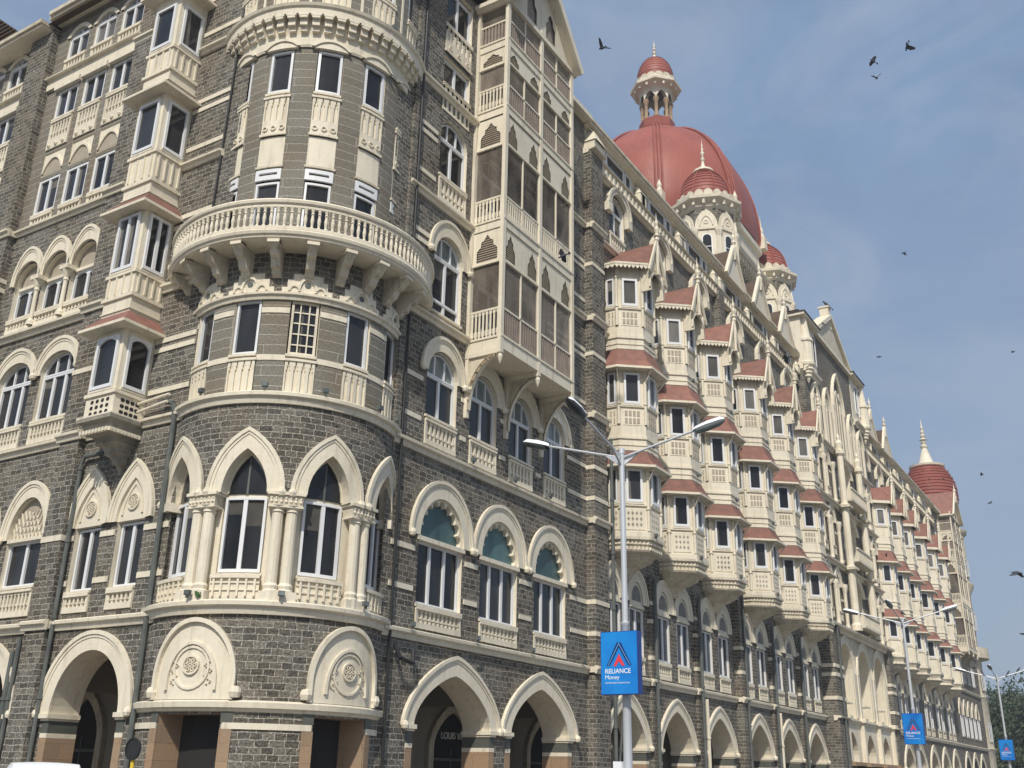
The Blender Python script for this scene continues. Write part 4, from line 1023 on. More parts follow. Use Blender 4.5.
OR = bare('oriel', (0, 0, 0)); oriel_builder(OR)
kids = [o for o in OR.children]
for ch in kids: ch.location = (0, 0, 0)
OR.parent = H; OR.location = Vector((CX[0], 20, 0))-WORLD[H]
for cx in CX[1:]:
    q = OR.copy(); C.objects.link(q); q.parent = H; q.location = Vector((cx, 20, 0))-WORLD[H]
    for ch in kids: d = ch.copy(); C.objects.link(d); d.parent = q
CX2 = [93.2, 98.3, 103.2, 109.4, 115.2, 121.0]
S_ = oriel_builder(None, simple=True); om = S_.build('oriel', None, origin=(0, 0, 0)); om.parent = H; om.location = Vector((CX2[0], 20, 0))-WORLD[H]
for cx in CX2[1:]:
    q = om.copy(); C.objects.link(q); q.parent = H; q.location = Vector((cx, 20, 0))-WORLD[H]
FAR[0] = True; wing(CX2, 90.5, 126.0, near=False); FAR[0] = False

# wooden verandah gallery -----------------------------------------------------
def gallery(x0, W, full=True, red=True):
    G = bare('verandah', (x0, 20, 16.4)); G.parent = H; G.location = Vector((x0, 20, 16.4))-WORLD[H]
    D = 1.5; F = lambda u, v, w_: (x0+u, 20-w_, v)
    front = lambda u, v, w_: (x0+u, 20-D-w_, v)
    sideL = lambda u, v, w_: (x0-w_, 20-u*1.0, v)         # u runs outward; seen from -x
    sideL = lambda u, v, w_: (x0-w_, 20-D+(D-u) if False else 20-u, v)
    sideR = lambda u, v, w_: (x0+W+w_, 20-D+u, v)
    fl = [16.45, 21.4, 26.6, 29.95, 32.45]
    for z in fl[:-1]:
        b = MB(F); b.box(-.02, W+.02, z-.12 if z > 17 else z-.25, z+.25, 0, D+.03, CR); b.box(-.06, W+.06, z+.2, z+.28, 0, D+.07, CR); b.build('floor', G)
    ps = [(0, D), (W/2, D), (W, D), (0, .08), (W, .08)]
    for u, w_ in ps:
        b = MB(F); b.box(u-.1, u+.1, 16.0, 32.5, w_-.1 if w_ > .5 else 0, w_+.05, CR, back=True)
        if w_ > .5: b.post(u, w_-.02, [(0, 15.55), (.06, 15.7), (.1, 15.85), (.07, 15.95), (.11, 16.0)], CR, 8)
        b.build('post', G)
    louv = [(19.85, 21.25), (25.05, 26.4), (29.0, 29.8), None]
    bal = [(16.75, 17.9), (21.7, 22.7), (26.95, 27.95), (30.25, 31.2)]
    for Fr, Wd, nm in ((front, W, 'f'), (sideL, D, 's'), (sideR, D, 's')):
        mull = [Wd*.25, Wd*.5, Wd*.75] if nm == 'f' else []
        for i, (z0, z1) in enumerate(bal):
            b = MB(Fr); white = (nm == 's' and i < 3) or i == 1
            mb_ = CR if white else MS
            k = int(Wd/.17); a0, a1 = .1, Wd-.1
            b.box(a0, a1, z1-.08, z1, -.07, .0, CR); b.box(a0, a1, z0-.1, z0, -.07, .0, CR)
            for j in range(k):
                x = a0+(a1-a0)*(j+.5)/k; wd = .035 if white else .045; b.box(x-wd, x+wd, z0, z1-.08, -.055, -.02, CR if white else LV)
                if white: b.box(x-.06, x+.06, z0+.08, z0+.3, -.05, -.015, CR); b.box(x-.055, x+.055, z1-.22, z1-.08, -.05, -.015, CR)
            if not white: b.face([(a0, z0, -.065), (a1, z0, -.065), (a1, z1, -.065), (a0, z1, -.065)], MS)
            b.build('balustrade', G)
            if full or True:
                top = louv[i][0] if louv[i] else 32.3
                b = MB(Fr); b.face([(a0, z1, -.06), (a1, z1, -.06), (a1, top, -.06), (a0, top, -.06)], MS)
                for x in mull: b.box(x-.03, x+.03, z0-.1, top, -.06, .0, CR)
                b.build('insect_screen', G)
            if louv[i]:
                l0, l1 = louv[i]; b = MB(Fr); a0_, a1_ = .08, Wd-.08
                n = 4 if nm == 'f' else 1; cs = [Wd*(j+.5)/n for j in range(n)] if nm == 's' else [Wd*f for f in (.10, .40, .60, .90)]
                hwl = .47 if nm == 's' else .34
                hs = []
                for c in cs:
                    hgt = l1-l0-.25; hs.append([(c-hwl, l0+.1), (c+hwl, l0+.1), (c+hwl, l0+.1+hgt*.4)]+[(c+hwl*.8, l0+.1+hgt*.52), (c+hwl*.62, l0+.1+hgt*.55), (c+hwl*.58, l0+.1+hgt*.75), (c+hwl*.32, l0+.1+hgt*.8), (c, l0+.1+hgt), (c-hwl*.32, l0+.1+hgt*.8), (c-hwl*.58, l0+.1+hgt*.75), (c-hwl*.62, l0+.1+hgt*.55), (c-hwl*.8, l0+.1+hgt*.52)]+[(c-hwl, l0+.1+hgt*.4)])
                b.poly([(a0_, l0), (a1_, l0), (a1_, l1+.02), (a0_, l1+.02)], -.02, CR, hs)
                b.box(a0_, a1_, l0-.06, l0+.03, -.06, .03, CR); b.build('louvre_panel', G)
                for c in cs:
                    b = MB(Fr); b.face([(c-hwl, l0+.1, -.1), (c+hwl, l0+.1, -.1), (c+hwl, l1, -.1), (c-hwl, l1, -.1)], LV)
                    for j in range(int((l1-l0)/.1)-1): b.box(c-hwl, c+hwl, l0+.13+j*.1, l0+.16+j*.1, -.1, -.05, LT)
                    b.build('louvre', G)
    # gable
    ap = 35.3; b = MB(front)
    hs = []
    for c, h in ((W*.34, .4), (W*.64, .4)):
        z0, z1 = 32.42, 33.95; hs.append([(c-h, z0), (c+h, z0), (c+h, z0+.8), (c+h*.55, z0+1.0), (c+h*.5, z0+1.25), (c, z1-.05), (c-h*.5, z0+1.25), (c-h*.55, z0+1.0), (c-h, z0+.8)])
    b.poly([(0, 32.3), (W, 32.3), (W/2, ap)], 0, CR, hs); b.face([(.4, 32.6, -.1), (W-.4, 32.6, -.1), (W/2, ap-.3, -.1)], LV); b.build('gable', G)
    b = MB(F)
    for s in (-1, 1):
        e = W/2+s*(W/2+.22)
        if red: b.slant((e, 32.12), (W/2, ap+.34), .06, -6.05, D+.3, RF); b.slant((e, 31.95), (W/2, ap+.12), .2, -6, D+.45, CR); b.slant((e, 31.98), (W/2, ap+.2), .34, D+.35, D+.5, CR)
    b.post(W/2, D+.42, [(.08, ap-1.1), (.14, ap-.5), (.1, ap+.2), (.2, ap+.4), (.08, ap+.6), (0, ap+1.4)], CR, 8)
    b.box(-.35, W+.35, 32.0, 32.2, -.1, D+.1, CR); b.build('gable_roof', G)
    for u in (0, W/2, W):
        Fb = lambda p, v, q, u=u: (x0+u+q, 20-p, v)
        b = MB(Fb); pts = [(0, 13.7), (.12, 13.7)]
        for k in range(9):
            a = PI/2*k/8; pts.append((.12+1.38*(1-math.cos(a)), 14.0+2.0*math.sin(a)))
        inner = pts[2:]
        for p, q in zip(inner, inner[1:]): b.slant(p, q, .16, -.08, .08, CR)
        b.box(0, .14, 13.7, 16.0, -.08, .08, CR, back=True); b.box(0, 1.5, 16.0, 16.2, -.08, .08, CR, back=True)
        b.poly([(.14, 15.0), (.4, 15.25), (.75, 15.75), (.9, 16.0), (.14, 16.0)], .0, CD)
        b.build('bracket', G)
gallery(28.7, 5.45); gallery(129.8, 6.0, False)
wall(L, H, 126.0, 144.8, 0, 32.4, [], name='wall')
for z in (C1, C2, C3, C4, C5): course(L, H, 126, 144.8, z, .3, .22)
for i in range(3):
    c = 128.5+i*5.2; b = MB(L); b.poly([(c-1.8, .1), (c+1.8, .1)]+prof('tudor', c, 1.8, 2.85, 1.75, 12)[::-1], .02, DK); b.build('arch_opening', H); archivolt(L, H, c, 1.8, 1.75, 2.3, 2.3, 2.85, 'tudor', n=10)
for i in range(5):
    c = 128+i*2.9; window(L, H, c-.7, c+.7, 6.7, 8.9, 2, w=.06, name='tall_window'); archivolt(L, H, c, .8, 1.2, 1.25, 1.8, 9.0, 'pointed', n=8, boss=False)
for i in range(5):
    c = 127.5+i*3.2
    for z in (12.9, 17.5, 22.3, 27.4): window(L, H, c-.75, c+.75, z, z+2.1, 2, w=.05, name='tall_window')
b = MB(L); b.box(126, 146, 32.3, 32.6, -.2, .45, CR); b.build('eave', H)

# ================================================================== CENTRAL BLOCK
FAR[0] = True
LC = FL(19.4); X0, X1 = 73.1, 91.3
CB = bare('central_block', (82.2, 19.4, 0)); CB.parent = H; CB.location = Vector((82.2, 19.4, 0))-WORLD[H]
ca = [(77.3, 1.75), (82.4, 1.75), (87.3, 1.75)]
wall(LC, CB, 75.1, 89.9, 5.75, 12.0, [hole(c, h, 5.95, 9.1, 2.0, 'round', 18) for c, h in ca], CD, 1.3, CR)
notched(LC, CB, 75.1, 89.9, 2.9, 5.75, [[(p[0], p[1]) for p in ([(c-1.3, 2.9)]+prof('tudor', c, 1.3, 3.5, 1.5, 12)+[(c+1.3, 2.9)])] for c, h in ca], CR, .8)
for c, h in ca:
    archivolt(LC, CB, c, h, 2.0, 2.25, 2.55, 9.1, 'round', n=16, foot=3.1, boss=False)
    b = MB(LC); b.face([(c-h, 5.95, -1.3), (c+h, 5.95, -1.3), (c+h, 11.2, -1.3), (c-h, 11.2, -1.3)], CR); b.box(c-.8, c+.8, 6.9, 7.0, -1.3, -1.1, CR); b.build('recess', CB)
    window(LC, CB, c-.75, c+.75, 7.0, 9.3, 2, w=-1.22); 
for u in (75.6, 79.85, 84.85, 89.4):
    b = MB(LC); b.post(u, .1, [(.4, 0), (.4, 1), (.3, 1.1), (.28, 2.3), (.42, 2.6), (.5, 2.9)], GN, 10); b.box(u-.5, u+.5, 2.7, 2.95, -.3, .6, ST)
    b.box(u-.22, u+.22, 2.95, 5.9, 0, .3, CR); b.box(u-.4, u+.4, 5.7, 6.0, 0, .5, CR); b.build('portico_column', CB)
b = MB(LC); b.box(75, 90, 2.75, 2.98, -.6, .3, ST); b.build('portico_beam', CB)
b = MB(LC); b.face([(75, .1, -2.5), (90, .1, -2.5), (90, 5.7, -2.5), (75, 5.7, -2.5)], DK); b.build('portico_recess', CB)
for a, c in ((X0-.25, 75.1), (89.9, X1+.1)):
    b = MB(LC); b.box(a, c, 0, 12.0, -.7, .35, BR)
    for z in (9.15, 8.55, 7.0): b.box(a-.04, c+.04, z-.12, z+.12, -.7, .4, CR)
    b.build('pier', CB); course(LC, CB, a-.1, c+.1, C1, .32, .55)
course(LC, CB, X0, X1, C1, .32, .22); course(LC, CB, X0-.3, X1+.2, 12.2, .55, .6)
# upper wall
wins = []
for z in (12.7, 17.6, 22.2):
    for u in (74.6, 76.9, 88.0, 90.2): wins.append((u, z))
wall(LC, CB, X0, X1, 12.0, 31.4, [hole(u, .62, z, z+2.5, .9, 'pointed', 10) for u, z in wins]+[hole(82.3, 2.0, z, z+2.6, 1.3, 'pointed', 10) for z in (12.7, 17.7, 22.5)], BR, .5, CR)
b = MB(LC); b.box(X0+.01, X0+.03, 0, 31.25, -14, -.01, BR, back=True); b.build('wall', CB); b = MB(LC); b.box(X1-.03, X1-.01, 0, 31.25, -14, -.01, BR, back=True); b.build('wall', CB)
for u, z in wins:
    window(LC, CB, u-.62, u+.62, z+.7, z+2.5, 2, arch=('pointed', .9), fan=2, w=-.3, name='pointed_window')
    archivolt(LC, CB, u, .62, .9, 1.0, 1.5, z+2.5, 'pointed', n=10, w1=.12, boss=False)
    balus(LC, CB, u-.62, u+.62, z, z+.66, w1=.1)
for z in (12.7, 17.7, 22.5):
    window(LC, CB, 82.3-1.9, 82.3+1.9, z+.1, z+2.6, 4, arch=('pointed', 1.25), fan=4, w=-.42, name='pointed_window')
    archivolt(LC, CB, 82.3, 2.0, 1.3, 2.35, 1.9, z+2.6, 'pointed', n=12, w1=.15, boss=False)
    b = MB(LC); b.box(79.9, 84.7, z-.2, z, 0, 1.1, CR); b.box(79.9, 84.7, z+.75, z+.88, .95, 1.12, CR)
    for i in range(22): b.box(80+i*.22, 80.1+i*.22, z, z+.75, 1.0, 1.07, CR)
    b.build('balustrade', CB)
for u in (79.4, 85.2):
    b = MB(LC); b.post(u, .55, [(.42, 12.2), (.42, 12.6), (.3, 12.8), (.28, 16.6), (.4, 16.7), (.4, 17.0), (.28, 17.1), (.27, 21.4), (.38, 21.5), (.38, 21.9), (.26, 22), (.25, 25.8), (.4, 26.0), (.4, 26.3), (.22, 26.4), (.3, 26.9), (.12, 27.2), (.15, 27.4), (0, 27.8)], CR, 12)
    for z in (16.85, 21.7): b.box(u-.5, u+.5, z-.1, z+.1, 0, 1.05, CD)
    b.build('column', CB)
for u in (75.75, 89.1, 78.3, 86.3):
    for z in (12.3, 17.1, 21.9): b = MB(LC); b.post(u, .18, [(.2, z), (.14, z+.3), (.13, z+2.5), (.24, z+3.0), (.24, z+3.2)], CR, 8); b.build('colonnette', CB)
for z in (17.0, 21.8, 26.4): course(LC, CB, X0, X1, z, .35, .4)
bands(LC, CB, [(73.2, 73.8), (77.8, 79.0), (85.7, 87.2)], [14.3, 15.6, 19.4, 24.3])
# great traceried arches under the gable
wall(LC, CB, 76.8, 87.9, 31.4, 35.9, [], BR)
for c, h, z0, zs, r in ((82.3, 1.5, 26.6, 30.6, 3.0), (78.6, .75, 26.6, 29.6, 1.5), (86.0, .75, 26.6, 29.6, 1.5), (75.4, .8, 26.6, 29.2, 1.3), (89.0, .8, 26.6, 29.2, 1.3)):
    b = MB(LC); b.poly([(c-h, z0), (c+h, z0)]+prof('pointed', c, h, zs, r, 12)[::-1], .03, GL)
    for x in ((-.5, 0, .5) if h > 1 else (0,)): b.box(c+x*h-.05, c+x*h+.05, z0, zs+r*.6, .03, .12, CR)
    b.ring(prof('pointed', c, h*.6, zs, r*.5, 8), prof('pointed', c, h*.72, zs, r*.62, 8), .03, .12, CR); b.build('traceried_window', CB)
    archivolt(LC, CB, c, h, r, h+.26, r+.4, zs, 'pointed', n=14, foot=zs-z0, w1=.2, boss=False)
b = MB(LC); b.slab([(76.6, 35.8), (88.0, 35.8), (82.4, 39.0)], -.6, .1, CD)
for s in (-1, 1): b.slant((82.3+s*6.1, 35.6), (82.3, 39.3), .35, -.8, .35, CR)
b.box(76.4, 88.2, 35.6, 35.9, -.5, .3, CR); b.box(82.2, 82.95, 38.2, 40.3, -.6, .15, CR); b.box(82.12, 83.03, 40.22, 40.36, -.7, .22, CR); b.build('gable', CB)
for a, c, t in ((X0, 76.9, 75.2), (87.8, X1, 89.6)):
    b = MB(LC); b.box(a, c, 31.3, 35.7, -5, .05, CR, back=True); b.box(a-.3, c+.2, 35.7, 35.95, -6, .5, CR); b.plan([(a-.4, -6), (a-.4, .6), (c+.3, .6), (c+.3, -6)], 35.95, 36.8, BT, [(a+1, -6), (a+1, -1), (c-.6, -1), (c-.6, -6)], top=BT); b.build('attic_pavilion', CB)
    for u in (t-.1, t+1.2): window(LC, CB, u-.4, u+.4, 32.6, 35.2, 1, w=.1, name='attic_window')
    course(LC, CB, a, c, 31.6, .5, .4)
for u in (X0+.55, X1-.1):
    lathe('bartizan', CB, u, 19.25, [(r_0*.76, z_0) for r_0, z_0 in [(.05, 30.2), (.22, 30.5), (.22, 30.6), (.4, 30.7), (.4, 30.85), (.55, 31.0), (.5, 31.1), (.68, 31.25), (.62, 31.4), (.82, 31.6), (.86, 31.8), (.72, 31.9), (.7, 33.5), (.82, 33.6), (.82, 33.8), (.62, 33.9), (.5, 34.4), (.34, 35.4), (.26, 36.3)]], CR, 10, smooth=False)
# dormer gablets with finials along the roof edge
def gablet(x, s=1.0, parent=H):
    b = MB(lambda u, v, w_: (x+u, 19.5-w_, v)); zb = 32.35; za = 34.7
    b.slab([(-1.5*s, zb), (1.5*s, zb), (0, za)], -.12, .0, CR)
    for k in (-1, 1): b.slant((k*1.75*s, zb-.15), (0, za+.25), .22, -.1, .14, CR)
    b.face([(-1.6*s, zb, 0), (0, za, 0), (0, za, -6), (-1.6*s, zb, -6)], BT); b.face([(1.6*s, zb, 0), (0, za, 0), (0, za, -6), (1.6*s, zb, -6)][::-1], BT)
    b.box(-1.6*s, 1.6*s, zb-.2, zb+.03, -.12, .05, CR)
    b.post(0, .05, [(.1, za-.8), (.16, za-.2), (.2, za+.1), (.08, za+.3), (.18, za+.5), (.08, za+.65), (.13, za+.9), (.04, za+1.2), (0, za+1.6)], CR, 8)
    b.build('gablet', parent)
for x in (58.6, 63.8, 69.4, 95.5, 101.5): gablet(x)

FAR[0] = False
# roofs behind the eaves
b = MB(lambda u, v, w_: (u, -w_, v))
b.face([(24.9, 32.55, -19.6), (X0, 32.55, -19.6), (X0, 35.0, -26), (24.9, 35.0, -26)], BT); b.face([(24.9, 35.0, -26), (X0, 35.0, -26), (X0, 33, -40), (24.9, 33, -40)], BT)
b.face([(X1, 32.55, -19.6), (146, 32.55, -19.6), (146, 35.0, -26), (X1, 35.0, -26)], BT); b.face([(X1, 35.0, -26), (146, 35.0, -26), (146, 33, -40), (X1, 33, -40)], BT)
b.face([(19.4, 31.7, -24.9), (19.4, 31.7, -60), (26, 35.0, -60), (26, 35.0, -24.9)], BT); b.face([(26, 35.0, -24.9), (26, 35.0, -60), (40, 33, -60), (40, 33, -24.9)], BT)
b.face([(X0, 36.3, -19.4), (X1, 36.3, -19.4), (X1, 36.3, -44), (X0, 36.3, -44)], RT); b.build('roof', H)
b = MB(lambda u, v, w_: (u, -w_, v)); b.face([(40, 0, -40), (146, 0, -40), (146, 33, -40), (40, 33, -40)], BR); b.face([(40, 0, -60), (40, 0, -40), (40, 33, -40), (40, 33, -60)], BR); b.face([(20, 0, -60), (40, 0, -60), (40, 33, -60), (20, 33, -60)], BR); b.build('wall', H)

# ================================================================== GREAT DOME over the central block
DX, DY = 85.0, 35.7
DM = bare('great_dome', (DX, DY, 49)); DM.parent = H; DM.location = Vector((DX, DY, 49))-WORLD[H]
def octa(r, n=8, a0=0.0): return [(r*math.cos(a0+2*PI*i/n), r*math.sin(a0+2*PI*i/n)) for i in range(n)]
Wd = lambda u, v, w_: (u, -w_, v)
tx0, tx1, ty0, ty1 = 76.4, 93.2, 27.6, 44.2
for F_, a, c in ((FL(ty0), tx0, tx1), (FX(tx0), -ty1, -ty0)):
    mid = (a+c)/2
    hs = [hole(mid+k*2.4, .7, 41.2, 44.1, 1.4, 'pointed', 10) for k in (-1.6, -.6, .6, 1.6)]
    wall(F_, DM, a, c, 33, 47.5, hs, BR, .35, CR)
    for k in (-1.6, -.6, .6, 1.6):
        u = mid+k*2.4; window(F_, DM, u-.7, u+.7, 41.3, 44.1, 2, arch=('pointed', 1.4), w=-.2, name='pointed_window'); archivolt(F_, DM, u, .7, 1.4, 1.15, 2.2, 44.1, 'pointed', n=12, boss=False, foot=2.0, w1=.14)
        b = MB(F_); b.post(u-1.2*1, .2, [(.16, 42), (.12, 42.3), (.12, 44.0), (.25, 44.4)], CR, 8); b.build('colonnette', DM)
    b = MB(F_); b.course(a-1.2, c+1.2, [(46.9, 0), (47.0, .3), (47.4, .5), (47.5, 1.1), (47.8, 1.25), (47.9, 1.1), (47.95, 0)], CR)
    for i in range(24): x = a+(c-a)*(i+.5)/24; b.box(x-.16, x+.16, 46.9, 47.45, 0, .9, CR); b.box(x-.1, x+.1, 46.5, 46.9, 0, .5, CR)
    for z in (39.0, 40.8, 45.0): b.box(a, mid-5.2, z-.12, z+.12, -.02, .05, CR); b.box(mid+5.2, c, z-.12, z+.12, -.02, .05, CR)
    b.build('cornice', DM)
b = MB(Wd); b.box(tx0+.5, tx1, 33, 47.6, -ty1, -ty0-.5, BR, back=True); b.box(tx0-1.1, tx1+1.1, 47.6, 47.93, -ty1-1.1, -ty0+1.1, CR, back=True); b.build('tower_core', DM)
lathe('drum', DM, DX, DY, [(9.8, 47.9), (9.8, 48.5), (9.5, 48.7), (9.5, 50.2), (9.85, 50.4), (9.9, 50.9), (9.6, 51.1)], CR, 8, PI/8*0+rad(22.77), smooth=False)
prf = [(9.5, 51.0)]+[(9.7*math.sin(a), 52.0+13.0*math.cos(a)) for a in [PI/2*(1-i/18) for i in range(0, 18)]]
prf = [p for p in prf if p[0] > 1.7]+[(1.6, 64.85)]
a0 = rad(22.77)
b = MB(lambda u, v, w_: (DX+u, DY+w_, v))
nseg = 6
for i in range(8):
    for k in range(nseg):
        pa, pb = a0+PI/4*(i+k/nseg), a0+PI/4*(i+(k+1)/nseg)
        def rr(p, r):                                    # slightly flattened octagonal plan
            d = (p-a0) % (PI/4)-PI/8; return r*(1-.035*(1-abs(d)/(PI/8))**1.0)
        for (ra, za), (rb, zb) in zip(prf, prf[1:]):
            b.face([(rr(pa, ra)*math.cos(pa), za, rr(pa, ra)*math.sin(pa)), (rr(pb, ra)*math.cos(pb), za, rr(pb, ra)*math.sin(pb)), (rr(pb, rb)*math.cos(pb), zb, rr(pb, rb)*math.sin(pb)), (rr(pa, rb)*math.cos(pa), zb, rr(pa, rb)*math.sin(pa))], RD)
b.build('dome_shell', DM, smooth=True)
for i in range(8):
    b = MB(lambda u, v, w_: (DX+u, DY+w_, v)); p = a0+PI/4*i
    for off in (-.33, 0, .33):
        e = Vector((math.cos(p), 0, math.sin(p))); t = Vector((-math.sin(p), 0, math.cos(p)))
        pts = [e*(r+.06)+t*off*(.3+.7*min(1, r/6))+Vector((0, z+.05, 0)) for r, z in prf]
        for q, r_2 in zip(pts, pts[1:]): b.tube(q, r_2, .13, RD, 5)
    pt = e*9.9; b.box(pt.x-.4, pt.x+.4, 50.9, 52.3, pt.z-.4, pt.z+.4, CR, back=True); b.post(pt.x, pt.z, [(.35, 52.3), (.2, 52.7), (.25, 53.0), (0, 53.7)], CR, 8); b.build('dome_rib', DM)
lathe('lantern_base', DM, DX, DY, [(2.3, 64.3), (2.4, 64.9), (2.0, 65.0), (2.15, 65.5), (1.85, 65.7), (1.9, 66.6), (1.5, 66.65), (0, 66.7)], RD, 8, a0, smooth=False)
for i in range(8):
    p = a0+PI/4*(i+.5) if False else a0+PI/4*i
    lathe('lantern_column', DM, DX+1.5*math.cos(p), DY+1.5*math.sin(p), [(.27, 66.6), (.27, 66.9), (.2, 67.0), (.19, 68.5), (.33, 68.85), (.3, 69.1)], ST, 8)
b = MB(lambda u, v, w_: (DX+u, DY+w_, v))
oc = octa(1.75, 8, a0); oi = octa(1.35, 8, a0)
for i in range(8):
    P, Q = oc[i], oc[(i+1) % 8]; n = 8
    for k in range(n):
        t0, t1 = k/n, (k+1)/n; h = lambda t: 69.05+.95*(1-abs(2*t-1)**1.6) if .12 < t < .88 else 68.95
        A_ = lambda t, R: (R[0][0]+(R[1][0]-R[0][0])*t, R[0][1]+(R[1][1]-R[0][1])*t)
        for Rg in ((P, Q), (oi[i], oi[(i+1) % 8])):
            p0, p1 = A_(t0, Rg), A_(t1, Rg); b.face([(p0[0], h(t0), p0[1]), (p1[0], h(t1), p1[1]), (p1[0], 70.5, p1[1]), (p0[0], 70.5, p0[1])], CR)
b.build('lantern_arcade', DM)
lathe('lantern_eave', DM, DX, DY, [(1.7, 70.3), (1.9, 70.5), (2.75, 70.75), (2.8, 71.0), (2.2, 71.5), (2.2, 71.75), (1.9, 71.8)], CR, 8, a0, smooth=False)
def crest(parent, x, y, r, z, h, k):
    b = MB(lambda u, v, w_: (x+u, y+w_, v)); n = k*8
    for i in range(n):
        q = []
        for t in (i, i+1):
            a = 2*PI*t/n; top = z+h*(.5+.5*abs(math.sin(PI*t/8))**.6); q.append((a, top))
        (a, ta), (c_, tb_) = q
        for r0, r1 in ((r, r*1.06), (r-.12, r*1.06-.12)): b.face([(r0*math.cos(a), z, r0*math.sin(a)), (r0*math.cos(c_), z, r0*math.sin(c_)), (r1*math.cos(c_), tb_, r1*math.sin(c_)), (r1*math.cos(a), ta, r1*math.sin(a))], CR)
        b.face([(r*1.06*math.cos(a), ta, r*1.06*math.sin(a)), (r*1.06*math.cos(c_), tb_, r*1.06*math.sin(c_)), ((r*1.06-.12)*math.cos(c_), tb_, (r*1.06-.12)*math.sin(c_)), ((r*1.06-.12)*math.cos(a), ta, (r*1.06-.12)*math.sin(a))], CR)
    b.build('cresting', parent)
for i in range(16):
    p = 2*PI*i/16; b = MB(lambda u, v, w_: (DX+u, DY+w_, v)); b.box(2.3*math.cos(p)-.1, 2.3*math.cos(p)+.1, 70.3, 70.68, 2.3*math.sin(p)-.1, 2.3*math.sin(p)+.1, CR, back=True); b.build('eave_bracket', DM)
crest(DM, DX, DY, 2.1, 71.45, .5, 16)
ld = [(1.95, 71.7)]
for i in range(1, 12):
    a = PI/2*i/12; ld.append((2.0*math.cos(a)**.85, 72.0+3.1*math.sin(a))); ld.append((2.0*math.cos(a)**.85+.035, 72.0+3.1*math.sin(a)))
lathe('lantern_dome', DM, DX, DY, ld+[(0, 75.1)], RD, 24)
def finial(parent, x, y, z, h, r=1.0, name='finial'):
    pr = [(.55, 0), (.42, .06), (.2, .2), (.14, .3), (.26, .34), (.27, .37), (.12, .4), (.11, .48), (.23, .52), (.23, .56), (.09, .6), (.16, .66), (.06, .72), (.1, .78), (.03, .86), (0, 1)]
    lathe(name, parent, x, y, [(a*r, z+c*h) for a, c in pr], CR, 10)
finial(DM, DX, DY, 74.9, 2.9, .9)

def turret(x, y, zb=40.0, full=True):
    G = bare('turret', (x, y, zb)); G.parent = H; G.location = Vector((x, y, zb-1.15))-WORLD[H]
    aa = rad(20)
    lathe('turret_wall', G, x, y, [(2.6, zb-4), (2.6, 49.3)], BR, 8, aa+PI/8, smooth=False)
    R = 2.62*math.cos(PI/8)
    for i in range(8):
        p = aa+PI/4*i; e = (math.cos(p), math.sin(p)); t = (-math.sin(p), math.cos(p))
        Ft = lambda u, v, w_, e=e, t=t: (x+e[0]*(R+w_)+t[0]*u, y+e[1]*(R+w_)+t[1]*u, v)
        b = MB(Ft); b.box(-.92, .92, zb, 49.0-.0, 0, .06, CR) if False else None
        b.poly([(-.98, zb-2), (.98, zb-2), (.98, 47.4)]+prof('pointed', 0, .98, 47.4, 1.75, 12)[::-1][1:-1]+[(-.98, 47.4)], .1, CR); b.loopwall([(-.98, 47.4)]+prof('pointed', 0, .98, 47.4, 1.75, 12), 0, .1, CR, close=False)
        b.ring(prof('pointed', 0, .5, 47.5, .95, 10), prof('pointed', 0, .62, 47.5, 1.12, 10), .1, .17, CR)
        b.ring([(.13*math.cos(PI-2*PI*k/10), 47.85+.13*math.sin(PI-2*PI*k/10)) for k in range(11)], [(.2*math.cos(PI-2*PI*k/10), 47.85+.2*math.sin(PI-2*PI*k/10)) for k in range(11)], .1, .16, CR)
        b.box(-1.05, 1.05, 47.1, 47.35, 0, .22, CR)
        for s in (-1, 1): b.post(s*.95, .1, [(.2, zb+1), (.13, zb+1.4), (.13, 46.4), (.26, 46.9), (.26, 47.15)], CR, 8)
        b.build('blind_arch_panel', G)
        b = MB(Ft); pp = prof('round', 0, .36, 46.2, .4, 8); b.poly([(-.36, zb+1), (.36, zb+1)]+pp[::-1], .12, GL); b.ring([(-.36, zb+1)]+pp+[(.36, zb+1)], [(-.44, zb+1)]+prof('round', 0, .44, 46.2, .48, 8)+[(.44, zb+1)], .1, .16, WF)
        for k in range(5): b.box(-.36, .36, zb+1.6+k*.95, zb+1.66+k*.95, .12, .15, WF)
        b.build('lancet_window', G)
    lathe('turret_eave', G, x, y, [(2.6, 49.2), (2.8, 49.4), (2.8, 49.7), (3.35, 50.0), (3.4, 50.25), (2.75, 50.4), (2.75, 50.6)], CR, 8, aa+PI/8, smooth=False)
    for i in range(20):
        p = 2*PI*i/20; c, s = math.cos(p), math.sin(p); b = MB(lambda u, v, w_: (x+u, y+w_, v))
        b.box(2.9*c-.11, 2.9*c+.11, 49.5, 49.95, 2.9*s-.11, 2.9*s+.11, CR, back=True); b.build('eave_bracket', G)
    crest(G, x, y, 2.5, 50.3, .85, 20)
    dp = [(2.35, 50.5)]
    for i in range(0, 12):
        a = PI/2*i/12; r = 2.38*math.cos(a)**.8; dp += [(r, 50.9+3.3*math.sin(a)**1.1), (r+.04, 50.95+3.3*math.sin(a)**1.1)]
    lathe('turret_dome', G, x, y, dp+[(.55, 54.3)], RD, 24)
    b = MB(lambda u, v, w_: (x+u, y+w_, v))
    for i in range(8):
        p = aa+PI/4*(i+.5); pts = [Vector((r*math.cos(p)*1.02, z, r*math.sin(p)*1.02)) for r, z in dp[1::2]]+[Vector((.6*math.cos(p), 54.3, .6*math.sin(p)))]
        for q, r_2 in zip(pts, pts[1:]): b.tube(q, r_2, .07, RD, 5)
    b.build('dome_rib', G)
    lathe('turret_cap', G, x, y, [(.5, 54.2), (.95, 54.3), (.9, 54.5), (.3, 54.55)], CR, 12); finial(G, x, y, 54.5, 3.6, .8)
